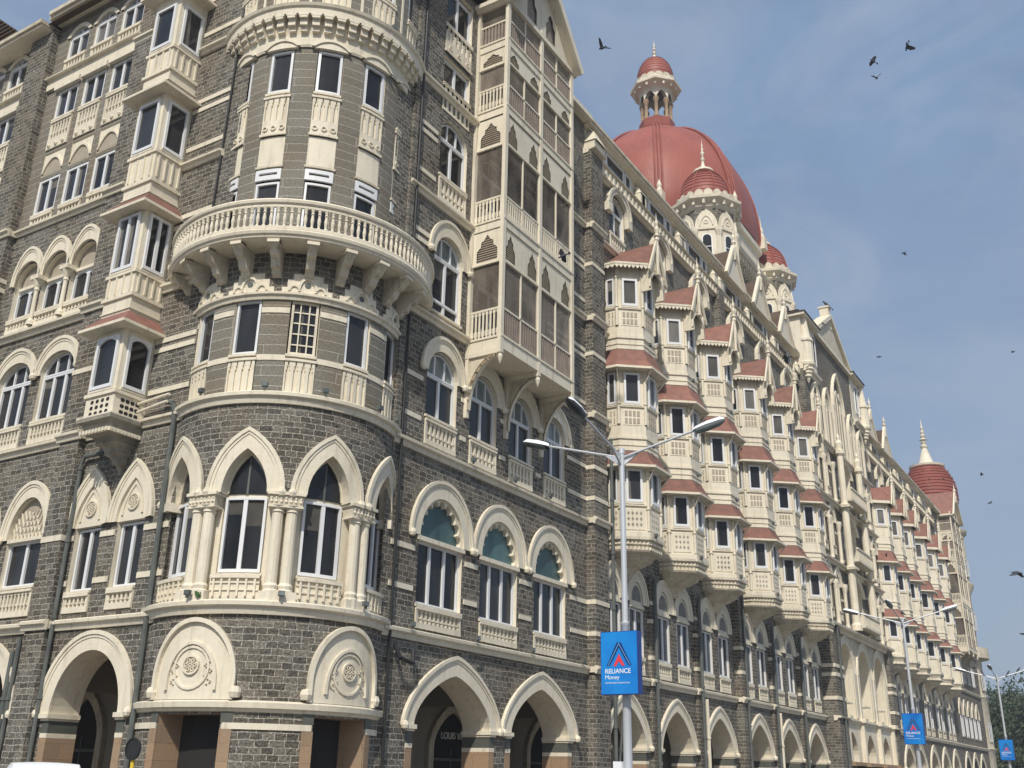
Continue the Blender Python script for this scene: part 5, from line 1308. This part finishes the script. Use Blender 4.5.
for (x, y) in ((76.3, 27.7), (92.2, 27.6), (76.6, 43.7), (92.8, 43.7)): turret(x, y)

# ================================================================== FAR CORNER TOWER
FXc = 147.4
lathe('far_corner_tower', H, FXc, TC, [(3.6, 0), (3.6, 5.5), (3.9, 5.9), (3.6, 6.0), (3.6, 11.8), (3.8, 12.1), (3.5, 12.2), (3.5, 16.8), (4.5, 16.9), (4.5, 18.2), (4.35, 18.2), (4.35, 17.2), (3.35, 17.2), (3.35, 25.2), (3.9, 26.3), (3.9, 26.6), (3.5, 26.6), (3.5, 33.0), (3.9, 33.4), (3.95, 33.8), (3.2, 33.9), (3.1, 35.4), (3.3, 35.7), (3.0, 35.9)], CD, 24)
dp = [(3.0, 36.0)]
for i in range(15):
    t = i/14; tt = [(0, 3.0), (.12, 3.3), (.3, 3.5), (.5, 3.45), (.7, 3.15), (.85, 2.7), (1.0, 2.0)]
    for (ta, ra), (tb, rb) in zip(tt, tt[1:]):
        if ta <= t <= tb+1e-6: r = ra+(rb-ra)*(t-ta)/(tb-ta)
    dp += [(r, 36.3+6.6*t), (r+.1, 36.36+6.6*t), (r+.1, 36.62+6.6*t), (r, 36.66+6.6*t)]
lathe('far_dome', H, FXc, TC, dp+[(2.0, 43.1)], RD, 32)
lathe('far_dome_cap', H, FXc, TC, [(2.0, 42.9), (2.35, 43.1), (2.4, 43.35), (1.2, 43.45), (1.05, 43.6), (.35, 46.0), (.5, 46.2), (.5, 46.4), (.25, 46.6), (.4, 46.9), (.2, 47.1), (.55, 47.3), (.2, 47.55), (.4, 47.9), (.18, 48.1), (.3, 48.5), (.12, 48.7), (.22, 49.1), (.08, 49.4), (0, 50.6)], CR, 14)
for t in (195, 225, 255):
    Ff = FT(3.62, FXc, TC, t)
    for z, h_ in ((6.8, 2.2), (13, 2.0), (20.5, 2.2), (27.5, 2.2)): window(Ff, H, -.45, .45, z, z+h_, 2, w=.06, name='tall_window')

# ================================================================== pipes, floodlights and other fittings of the hotel
def pipe(F, pts, r=.075, m=PG, collars=True):
    b = MB(F)
    for p, q in zip(pts, pts[1:]): b.tube(p, q, r, m, 8)
    if collars:
        for p, q in zip(pts, pts[1:]):
            if abs(p[1]-q[1]) > 2.5 and abs(p[0]-q[0]) < .05:
                z = min(p[1], q[1])+1
                while z < max(p[1], q[1]): b.tube((p[0], z, p[2]), (p[0], z+.1, p[2]), r*1.35, m, 8); z += 2.4
    return b.build('drainpipe', H)
pipe(X, [(-24.72, .1, .12), (-24.85, 11.9, .14), (-24.9, 12.3, .2), (-25.4, 12.45, .2)], .08)
pipe(X, [(-25.05, 12.6, .3), (-26.5, 12.5, .3)], .05, CR); pipe(X, [(-25.05, 12.35, .34), (-26.4, 12.2, .34)], .05, CR)
pipe(X, [(-29.1, .1, .15), (-29.1, 10.9, .15), (-29.0, 11.15, .15), (-28.0, 11.15, .15)], .07)
pipe(X, [(-30.65, .1, .15), (-30.65, 5.4, .15)], .075); pipe(X, [(-30.95, .1, .12), (-30.95, 5.0, .12)], .08); pipe(X, [(-29.15, .1, .12), (-29.15, 5.2, .12)], .06, CR)
pipe(X, [(-24.6, 17.5, .06), (-24.3, 31, .06)], .04, BLK, False); pipe(L, [(25.0, .1, .12), (25.0, 32, .12)], .05, BLK, False); pipe(L, [(25.25, 5.3, .14), (25.35, 4.9, .3), (26.0, 4.8, .3), (26.2, 5.2, .14)], .07, BLK, False)
for a in (44.5, 50.0, 61.75, 67.3): pipe(L, [(a, .1, .3), (a, 10.4, .3)], .09, PG)
for a in (39.7, 56.1): pipe(L, [(a, .1, .5), (a, 16, .5)], .08, PG)
for a in (50.6, 62.3): pipe(L, [(a, .1, .26), (a, 5.4, .26)], .09, CR)
pipe(LC, [(X0+.9, .1, .45), (X0+.9, 12, .45)], .09, PG)
def flood(F, parent, u, v, w_):
    b = MB(F); b.box(u-.08, u+.08, v+.06, v+.2, w_, w_+.12, PG, back=True); b.box(u-.03, u+.03, v-.02, v+.1, w_+.04, w_+.1, PG); b.face([(u-.06, v+.08, w_+.124), (u+.06, v+.08, w_+.124), (u+.06, v+.18, w_+.124), (u-.06, v+.18, w_+.124)], GG)
    return b.build('floodlight', parent)
for t in (178, 212, 240, 272, 290): flood(F2, T, U(R2, t), C2+.15, .2)
for t in (187, 227, 267): flood(F1, T, U(R1, t)+.1, 6.05, .25)
for u in (29.0, 31.9, 34.6, 37.0): flood(L, H, u, C2, .2)
for u in (29.6, 33.3, 37.3, 25.9): flood(L, H, u, C1, .24)
for cx in CX:
    for z in (21.0, 15.9, 11.7): flood(FL(18.4), H, cx-.3, z-.05, .12)
for cx in CX2: flood(FL(18.4), H, cx-.3, 20.9, .12)
for t in (262, 300): flood(FC, T, U(3.3, t), 26.57, .35)
b = MB(F1); uc = U(R1, 193)
for i in range(26):
    a = random.uniform(0, 6.28); d = random.uniform(.01, .09); b.slant((uc+d*math.cos(a), 6.05+d*.6), (uc+d*math.cos(a)*1.5, 6.09+d*1.7), .03, .2+.05*math.sin(a), .21+.05*math.sin(a), mat('leaf_small', (.05, .12, .03), .6) if i == 0 else bpy.data.materials['leaf_small'])
wp = b.build('weed', None); tag(wp, 'small green weed rooted on the ledge at the foot of the tower columns', 'plant')

# ================================================================== lettering helper
def text(body, size, m, parent, M, depth=.004, align='LEFT', bold=0, name='lettering'):
    cu = bpy.data.curves.new(name, 'FONT'); cu.body = body; cu.size = size; cu.extrude = depth; cu.align_x = align; cu.offset = bold
    tmp = bpy.data.objects.new('tmp', cu); C.objects.link(tmp)
    dg = bpy.context.evaluated_depsgraph_get(); me = bpy.data.meshes.new_from_object(tmp.evaluated_get(dg)); bpy.data.objects.remove(tmp); bpy.data.curves.remove(cu)
    me.transform(M); me.materials.clear(); me.materials.append(m)
    o = bpy.data.objects.new(name, me); C.objects.link(o)
    if parent: o.parent = parent
    return o
GREYL = mat('letter_grey', (.85, .85, .82), .4)
def frameM(P, ux, uz): # columns: text x, text y, normal
    ux, uz = Vector(ux), Vector(uz); n = ux.cross(uz)
    return Matrix(((ux.x, uz.x, n.x, P[0]), (ux.y, uz.y, n.y, P[1]), (ux.z, uz.z, n.z, P[2]), (0, 0, 0, 1)))
for i, (x, y, z, lb) in enumerate(((33.75, 24.05, 2.9, 'white shop lettering on the dark door inside the arch just right of the corner tower'), (46.7, 24.05, 2.85, 'white shop lettering on the dark door inside the arch behind the nearest lamp post'))):
    t_ = text('LOUIS VUITTON', .36, GREYL, None, frameM((0, 0, 0), (1, 0, 0), (0, 0, 1)), .02, name='shop_sign'); t_.location = (x, y, z); tag(t_, lb, 'shop sign')

for nm_, A in list(ACC.items()):
    o = A.build(nm_, H); o['kind'] = 'stuff'
# ================================================================== street lamps
def lamp():
    R_ = empty('street_lamp', (0, 0, 0), '', 'street lamp')
    b = MB(); b.post(0, 0, [(.16, .1), (.16, .6), (.125, .7), (.105, 5.4), (.12, 5.42), (.12, 5.5), (.085, 5.52), (.075, 10.2), (.09, 10.2), (.09, 10.35), (0, 10.4)], ME, 14); b.box(-.28, .28, 0, .1, -.28, .28, ME, back=True)
    b.build('pole', R_, origin=(0, 0, 0), smooth=True)
    b = MB(); b.box(-.13, .05, 1.55, 2.0, -.36, -.12, WHT, back=True); b.tube((-.04, 2.0, -.2), (-.02, 3.1, -.11), .03, PG, 6); b.build('control_box', R_, origin=(0, 0, 0))
    for (dx, dy) in ((0, 1), (.2, -.98), (-1, .05)):
        d = Vector((dx, dy, 0)).normalized(); F = lambda u, v, w_, d=d: (d.x*u-d.y*w_, d.y*u+d.x*w_, v)
        b = MB(F); b.tube((.05, 10.1, 0), (2.15+(.3 if (dx, dy) == (0, 1) else 0), 10.72+(.09 if (dx, dy) == (0, 1) else 0), 0), .036, ME, 8, .035); b.slab([(.06, 9.85), (.5, 10.2), (.06, 10.15)], -.03, .03, ME); b.build('arm', R_, origin=(0, 0, 0))
        b = MB(F); xl = .3 if (dx, dy) == (0, 1) else 0; a = Vector((2.05+xl, 10.69+xl*.3, 0)); e = Vector((2.95+xl, 10.95+xl*.3, 0))
        pr_ = [(0, .07, .08), (.12, .11, .13), (.45, .14, .165), (.85, .125, .14), (1, .045, .05)]
        for (t0, h0, w0), (t1, h1, w1) in zip(pr_, pr_[1:]):
            p0, p1 = a.lerp(e, t0), a.lerp(e, t1); n = 10
            for i in range(n):
                q0, q1 = PI*i/n, PI*(i+1)/n
                b.face([(p0.x, p0.y+h0*math.sin(q0), w0*math.cos(q0)), (p1.x, p1.y+h1*math.sin(q0), w1*math.cos(q0)), (p1.x, p1.y+h1*math.sin(q1), w1*math.cos(q1)), (p0.x, p0.y+h0*math.sin(q1), w0*math.cos(q1))], WHT)
        hd = b.build('lamp_head', R_, origin=(0, 0, 0), smooth=2)
        b = MB(F)
        for (t0, h0, w0), (t1, h1, w1) in zip(pr_[1:], pr_[2:]):
            p0, p1 = a.lerp(e, t0), a.lerp(e, t1); n = 10
            for i in range(n):
                q0, q1 = PI*i/n, PI*(i+1)/n
                b.face([(p0.x, p0.y-h0*1.1*math.sin(q0), w0*.93*math.cos(q0)), (p1.x, p1.y-h1*1.1*math.sin(q0), w1*.93*math.cos(q0)), (p1.x, p1.y-h1*1.1*math.sin(q1), w1*.93*math.cos(q1)), (p0.x, p0.y-h0*1.1*math.sin(q1), w0*.93*math.cos(q1))], GG)
        b.build('lamp_glass', hd, origin=(0, 0, 0), smooth=2)
    return R_
def copy_tree(o, parent=None):
    c_ = o.copy(); C.objects.link(c_); c_.parent = parent
    for ch in o.children: copy_tree(ch, c_)
    return c_
LP = [(25.1, 12.0), (61.3, 12.0), (97.5, 12.0)]
LLB = ['tall white street lamp with three arms, nearest and largest of the row', 'white street lamp standing in front of the middle of the hotel, second of the row', 'white street lamp before the dark trees with birds on its arm']
l0 = lamp(); lamps = [l0, copy_tree(l0), copy_tree(l0)]
for o, (x, y), lb in zip(lamps, LP, LLB): o.location = (x, y, 0); tag(o, lb, 'street lamp', 'street lamps along the road')
# advertising boxes hung on the poles: 1.35 wide across the road, facing -x
def board():
    R_ = empty('advertising_sign', (0, 0, 0), '', 'sign'); F = lambda u, v, w_: (-w_, -u, v)
    b = MB(F); b.box(-.535, .535, 0, 1.6, -.13, .13, BLD, back=True); bx = b.build('box', R_, origin=(0, 0, 0))
    b = MB(F); n = 14
    b.face([(-.52, .015, .133), (.52, .015, .133), (.52, 1.585, .133), (-.52, 1.585, .133)], BLU)
    b.face([(.52, .015, -.133), (-.52, .015, -.133), (-.52, 1.585, -.133), (.52, 1.585, -.133)], BLU); b.build('face_panel', R_, origin=(0, 0, 0))
    def chev(w, z0, z1, t, m, wv, name):
        b = MB(F); b.poly([(-w, z0), (-w+t, z0), (0, z1-t*1.6), (w-t, z0), (w, z0), (t*.35, z1), (-t*.35, z1)], wv, m); return b.build(name, R_, origin=(0, 0, 0))
    b = MB(F)
    b.poly([(-.36, .72), (-.27, .72), (.0, 1.18), (.27, .72), (.36, .72), (.06, 1.31), (-.06, 1.31)], .136, mat('logo_navy', (.004, .02, .12), .4)); b.poly([(-.325, .735), (-.305, .735), (0, 1.265), (.305, .735), (.325, .735), (.0, 1.3)], .138, mat('logo_light', (.15, .42, .8), .4))
    b.poly([(-.17, .71), (-.09, .71), (0, .83), (.09, .71), (.17, .71), (0, 1.02)], .138, RED); b.build('emblem', R_, origin=(0, 0, 0))
    M0 = lambda u, v: frameM((-.136, -u, v), (0, -1, 0), (0, 0, 1))
    text('RELIANCE', .165, WHT, R_, M0(-.41, .53), .002, bold=.0015); text('Money', .15, WHT, R_, M0(-.41, .385), .002); text('Anil Dhirubhai Ambani Group', .058, WHT, R_, M0(-.41, .275), .002)
    b = MB(F)
    for z in (.3, 1.5): b.tube((.13, z, -.12), (.13, z, -.2), .05, ME, 6)
    b.build('bracket', R_, origin=(0, 0, 0))
    return R_
b0 = board(); bs = [b0, copy_tree(b0), copy_tree(b0)]
for o, (x, y), z, lb in zip(bs, LP, (3.62, 3.62, 3.6), ['large blue lightbox sign with red and dark chevron on the nearest lamp post', 'blue lightbox sign on the second lamp post, before the arcade', 'small blue lightbox sign on the lamp post before the trees']):
    o.location = (x-.24, y+.02, z); tag(o, lb, 'sign', 'blue signs on the lamp posts')

# ================================================================== round sign on a yellow post
S = empty('round_sign', (18.3, 22.55, .13), 'round black sign disc on a yellow post beside the corner drainpipe', 'sign')
b = MB(lambda u, v, w_: (18.3+u, 22.55-w_, v)); b.post(0, 0, [(.05, .13), (.05, 1.82), (0, 1.84)], YL, 10); b.build('post', S)
b = MB(lambda u, v, w_: (18.3-w_, 22.55-u, v)); n = 24; o_ = [(.27*math.cos(2*PI*k/n), 2.06+.27*math.sin(2*PI*k/n)) for k in range(n)]
b.slab(o_, .03, .06, BLK); b.ring([(.24*math.cos(PI-2*PI*k/n), 2.06+.24*math.sin(PI-2*PI*k/n)) for k in range(n+1)], [(.275*math.cos(PI-2*PI*k/n), 2.06+.275*math.sin(PI-2*PI*k/n)) for k in range(n+1)], .02, .08, BLK); b.poly(o_, .0299, BLK); b.build('disc', S)

# ================================================================== white car, only its roof reaches into the picture
def car(x, y, rz, lb):
    R_ = empty('parked_car', (x, y, 0), lb, 'car'); R_.rotation_euler = (0, 0, rz); R_.scale = (.84, .84, .945)
    PA = mat('car_white', (.78, .8, .82), .25); TY = mat('tyre', (.03, .03, .03), .8)
    prof_ = [(-2.25, .35), (-2.3, .75), (-2.15, 1.02), (-1.95, 1.08), (-1.75, 1.62), (-1.5, 1.74), (.35, 1.76), (.7, 1.66), (1.25, 1.12), (2.0, .98), (2.28, .8), (2.32, .4), (2.2, .32)]
    b = MB(lambda u, v, w_: (u, -w_, v)); secs = [(-.88, .93), (-.8, 1), (-.4, 1.012), (0, 1.016), (.4, 1.012), (.8, 1), (.88, .93)]
    def pt(p, s, k): inset = .86 if p[1] > 1.15 else 1; return (p[0], .32+(p[1]-.32)*k, s*inset)
    for (s0, k0), (s1, k1) in zip(secs, secs[1:]):
        for p, q in zip(prof_, prof_[1:]): b.face([pt(p, s0, k0), pt(q, s0, k0), pt(q, s1, k1), pt(p, s1, k1)], PA)
    for s, k in (secs[0], secs[-1]): b.face([pt(p, s, k) for p in prof_], PA)
    body_ = b.build('body', None, origin=(0, 0, 0), smooth=True); body_.parent = R_
    b = MB(lambda u, v, w_: (u, -w_, v))
    for s in (-1, 1): b.face([(-1.72, 1.12, s*.885), (1.1, 1.12, s*.885), (.62, 1.6, s*.79), (-1.55, 1.6, s*.79)], GL)
    o = b.build('side_window', None, origin=(0, 0, 0)); o.parent = R_
    for wx in (-1.4, 1.45):
        for s in (-1, 1):
            b = MB(lambda u, v, w_: (u, -w_, v)); b.tube((wx, .33, s*.7), (wx, .33, s*.9), .33, TY, 20); b.tube((wx, .33, s*.88), (wx, .33, s*.905), .2, ME, 12); o = b.build('wheel', None, origin=(0, 0, 0)); o.parent = R_
    return R_
car(13.5, 19.3, rad(58), 'white car at the kerb below the left arches, only its roof showing')

# ================================================================== birds
def pix(px_, py_, d):                                   # a point d metres out along the sight line through a pixel
    v = (f_+r2*((px_-512)/FPX)-u2*((py_-384)/FPX)).normalized(); return Vector((0, 0, 1.6))+v*d
def bird_mesh(flap=.5, fold=False):
    b = MB(lambda u, v, w_: (u, w_, v))
    body_ = [(-.2, .012), (-.14, .03), (-.05, .055), (.05, .055), (.11, .035), (.14, .032), (.17, .03), (.2, .006)]
    for (x0, r0), (x1, r1) in zip(body_, body_[1:]):
        z0 = .02*max(0, x0) ; z1 = .02*max(0, x1); n = 8
        for i in range(n):
            a, c = 2*PI*i/n, 2*PI*(i+1)/n
            b.face([(x0, z0+r0*math.sin(a), r0*math.cos(a)), (x1, z1+r1*math.sin(a), r1*math.cos(a)), (x1, z1+r1*math.sin(c), r1*math.cos(c)), (x0, z0+r0*math.sin(c), r0*math.cos(c))], BRD)
    b.face([(-.17, .01, 0), (-.31, .0, .055), (-.32, 0, 0), (-.31, .0, -.055)], BRD)
    if not fold:
        for s in (-1, 1):
            A = [(.09, .02, s*.03), (.12, .02+.13*flap, s*.15), (.02, .02+.22*flap, s*.3), (-.06, .02+.2*flap, s*.27), (-.08, .02+.11*flap, s*.14), (-.11, .02, s*.03)]
            b.face([A[0], A[1], A[4], A[5]], BRD); b.face([A[1], A[2], A[3], A[4]], BRD)
            b.face([(p[0], p[1]-.012, p[2]) for p in (A[5], A[4], A[1], A[0])], BRD); b.face([(p[0], p[1]-.008, p[2]) for p in (A[4], A[3], A[2], A[1])], BRD)
    else:
        for s in (-1, 1): b.face([(.06, .03, s*.05), (-.22, .01, s*.03), (-.1, -.03, s*.055)], BRD); b.tube((0, -.05, s*.02), (0, -.1, s*.02), .006, BRD, 4)
    o = b.build('tmpb', None, origin=(0, 0, 0)); me = o.data; bpy.data.objects.remove(o); return me
fm_ = [bird_mesh(.9), bird_mesh(.1), bird_mesh(-.6)]; fo = bird_mesh(0, True)
FLY = [(602, 48, 44, 0, (20, -25, 60), 1.0, 'dark bird flying just left of the lantern of the great dome', 1),
       (563, 256, 29, 1, (50, 20, 110), .62, 'dark bird flying in front of the wooden verandah', 1),
       (907, 47, 58, 0, (60, 20, 30), 1.0, 'rightmost dark bird of the three flying at the top right of the sky', 1),
       (873, 61, 70, 1, (50, -20, 140), 1.0, 'upper left dark bird of the three flying at the top right of the sky', 1),
       (877, 78, 75, 0, (10, 20, 200), 1.0, 'lowest bird of the three flying at the top right of the sky', 1),
       (904, 253, 80, 2, (10, 0, 60), .68, 'bird flying in open sky halfway up, right of the great dome', 1),
       (879, 357, 95, 1, (0, 10, 20), .68, 'tiny pale bird flying right of the central gable', 1),
       (1013, 352, 95, 1, (0, 10, 80), .68, 'tiny bird at the right edge of the sky above the far dome', 1),
       (982, 475, 90, 0, (0, 20, 100), .68, 'upper of two tiny birds right of the far dome', 1),
       (990, 503, 88, 1, (20, 0, 150), .68, 'lower of two tiny birds right of the far dome', 1),
       (1017, 573, 42, 2, (0, 15, 57+180), 1.0, 'gliding bird with bent wings at the right edge above the trees', 1),
       (1023, 634, 60, 1, (0, 0, 50), .68, 'bird cut by the right edge just above the trees', 1),
       (974, 668, 90, 1, (0, 10, 90), .68, 'tiny bird flying just over the farthest lamp', 1),
       (786, 358, 60, 2, (30, 0, 90), 1.0, 'dark bird flying in front of the attic below the second turret', 1)]
for (a, c_, d, k, rot_, s, lb, _) in FLY:
    o = bpy.data.objects.new('bird', fm_[k]); C.objects.link(o); o.location = pix(a, c_, d); o.rotation_euler = [rad(v) for v in rot_]; o.scale = (s*1.15,)*3; tag(o, lb, 'bird', 'birds around the hotel')
# birds sitting: on the far dome, on the lamp arm, on the central gable
def perch(loc, rz, lb, g, s=1.3):
    o = bpy.data.objects.new('bird', fo); C.objects.link(o); o.location = loc; o.rotation_euler = (0, rad(-48), rz); o.scale = (s,)*3; tag(o, lb, 'bird', g)
for i in range(11):
    th = rad(170+i*11+3*math.sin(i*5)); z = 41.2+.9*math.sin(i*2.3); r = 3.1-(z-40.9)*.42
    perch((FXc+r*math.cos(th), TC+r*math.sin(th), z+.25), th, 'small dark pigeon perched on the red ribs of the far dome', 'pigeons on the far dome')
for u, lb in ((-.9, 'bird on the arm of the farthest lamp, nearest its pole'), (-1.7, 'bird second from the pole on the arm of the farthest lamp'), (-2.6, 'bird on the outer end of the farthest lamp arm'), (1.1, 'bird on the inland arm of the farthest lamp')):
    perch((97.5+.2*abs(u) if u < 0 else 97.5, 12+u, 10.15+.29*abs(u)+.16), u, lb, 'birds on the lamp arm')
st = perch((82.55, 19.4, 40.62), 2.0, 'large dark bird on top of the white chimney of the central gable', 'birds on the roofs', 2.4)
perch((78.6, 18.9, 37.1), 1.0, 'small bird on the roof edge left of the central gable chimney', 'birds on the roofs'); perch((88.3, 19.0, 36.2), 0, 'small bird at the foot of the central gable, right side', 'birds on the roofs')

for cx_ in CX2:
    for z_ in (19.95, 15.1):
        for k in range(3):
            a = random.uniform(-1.3, 1.1); perch((cx_+a, 20-1.75-random.uniform(-.2, .12)+max(0, abs(a)-.6)*.8, z_+.2+random.uniform(0, .1)), random.uniform(0, 6), 'small pigeon roosting on a red canopy of the far wing', 'pigeons on the far wing', 1.25)
# ================================================================== trees and the house beyond the hotel
BK = mottled('bark', (.12, .09, .06), (.08, .06, .045), 3, .9)
def leafmat(name, a, c_):
    m = mottled(name, a, c_, .9, .6); return m
LF = [leafmat('foliage_dark', (.04, .062, .03), (.065, .092, .045)), leafmat('foliage_mid', (.055, .08, .04), (.085, .11, .055))]
def tree(x, y, h, r, lb, seed, m):
    rnd = random.Random(seed); R_ = empty('broadleaf_tree', (x, y, 0), lb, 'tree', 'trees beyond the hotel')
    b = MB(lambda u, v, w_: (x+u, y-w_, v)); b.tube((0, 0, 0), (.3, h*.35, 0), .5, BK, 10, .38)
    cl = []
    for i in range(9):
        a = rnd.uniform(0, 2*PI); q = Vector((.3+r*.55*math.cos(a), h*rnd.uniform(.55, .85), r*.55*math.sin(a))); b.tube((.3, h*.34, 0), q, .22, BK, 6, .06); cl.append(q)
    b.build('trunk', R_)
    b = MB(lambda u, v, w_: (x+u, y-w_, v))
    for i in range(34):
        a = rnd.uniform(0, 2*PI); rr = r*math.sqrt(rnd.random())*.95; z = h*(.42+.5*rnd.random()*(1-(rr/r)**2*.6)); cl.append(Vector((rr*math.cos(a), z, rr*math.sin(a))))
    for q in cl:
        cr_ = r*rnd.uniform(.2, .36)
        for k in range(230):
            d = Vector((rnd.gauss(0, 1), rnd.gauss(0, .8), rnd.gauss(0, 1))).normalized()*cr_*rnd.uniform(.55, 1.05); p = q+d
            s = rnd.uniform(.14, .3); n1 = Vector((rnd.gauss(0, 1), rnd.gauss(0, 1), rnd.gauss(0, 1))).normalized(); t1 = n1.orthogonal().normalized()*s; t2 = n1.cross(t1)
            b.face([p-t1, p+t2*.6, p+t1, p-t2*.6], m)
    b.build('crown', R_)
TR = [(176, 27, 15.5, 7, 'dark broadleaf tree tight against the far end of the hotel', 1, LF[0]), (188, 21, 18.5, 8, 'tall dark tree rising just behind the farthest lamp post', 2, LF[0]), (178, 14, 15.5, 7, 'dark tree at the right edge beside the small blue sign', 3, LF[0]), (200, 14, 21, 8, 'paler tree at the right edge, set furthest back', 4, LF[1]), (166, 22, 8, 5, 'low tree at the foot of the far corner tower', 5, LF[1]), (168, 15, 6, 5, 'lowest tree, behind the foot of the farthest lamp post', 6, LF[1]), (205, 28, 14, 7, 'tree behind the far end of the hotel, mostly hidden', 7, LF[0])]
for t in TR: tree(*t)
HB = empty('distant_house', (222, 20, 0), 'pale house with a sloping roof glimpsed over the trees at the right edge', 'house')
b = MB(lambda u, v, w_: (u, -w_, v)); b.box(215, 230, 0, 16, -26, -8, CD, back=True); b.build('wall', HB)
b = MB(lambda u, v, w_: (u, -w_, v)); b.plan([(214, -27), (214, -7), (231, -7), (231, -27)], 16, 18.2, LT, [(220, -20), (220, -14), (225, -14), (225, -20)], close=True, top=RT); b.build('roof', HB)
for k in range(4):
    b = MB(lambda u, v, w_: (215-w_, -u, v)); u = -21+k*4.2; b.box(u-3.2+.2, u-1.4, 13.2, 15.2, 0, .06, GL); b.build('window', HB)

# ================================================================== thin city haze
HM = bpy.data.materials.new('haze'); HM.use_nodes = True; hn = HM.node_tree
for n_ in list(hn.nodes):
    if n_.type == 'BSDF_PRINCIPLED': hn.nodes.remove(n_)
pv = hn.nodes.new('ShaderNodeVolumePrincipled'); pv.inputs['Color'].default_value = (.86, .92, 1, 1); pv.inputs['Density'].default_value = .0006; pv.inputs['Anisotropy'].default_value = .2
hn.links.new(pv.outputs[0], hn.nodes['Material Output'].inputs['Volume'])
b = MB(lambda u, v, w_: (u, -w_, v)); b.box(-40, 330, -1, 84, -130, 60, HM, back=True); hz = b.build('haze'); hz['kind'] = 'stuff'
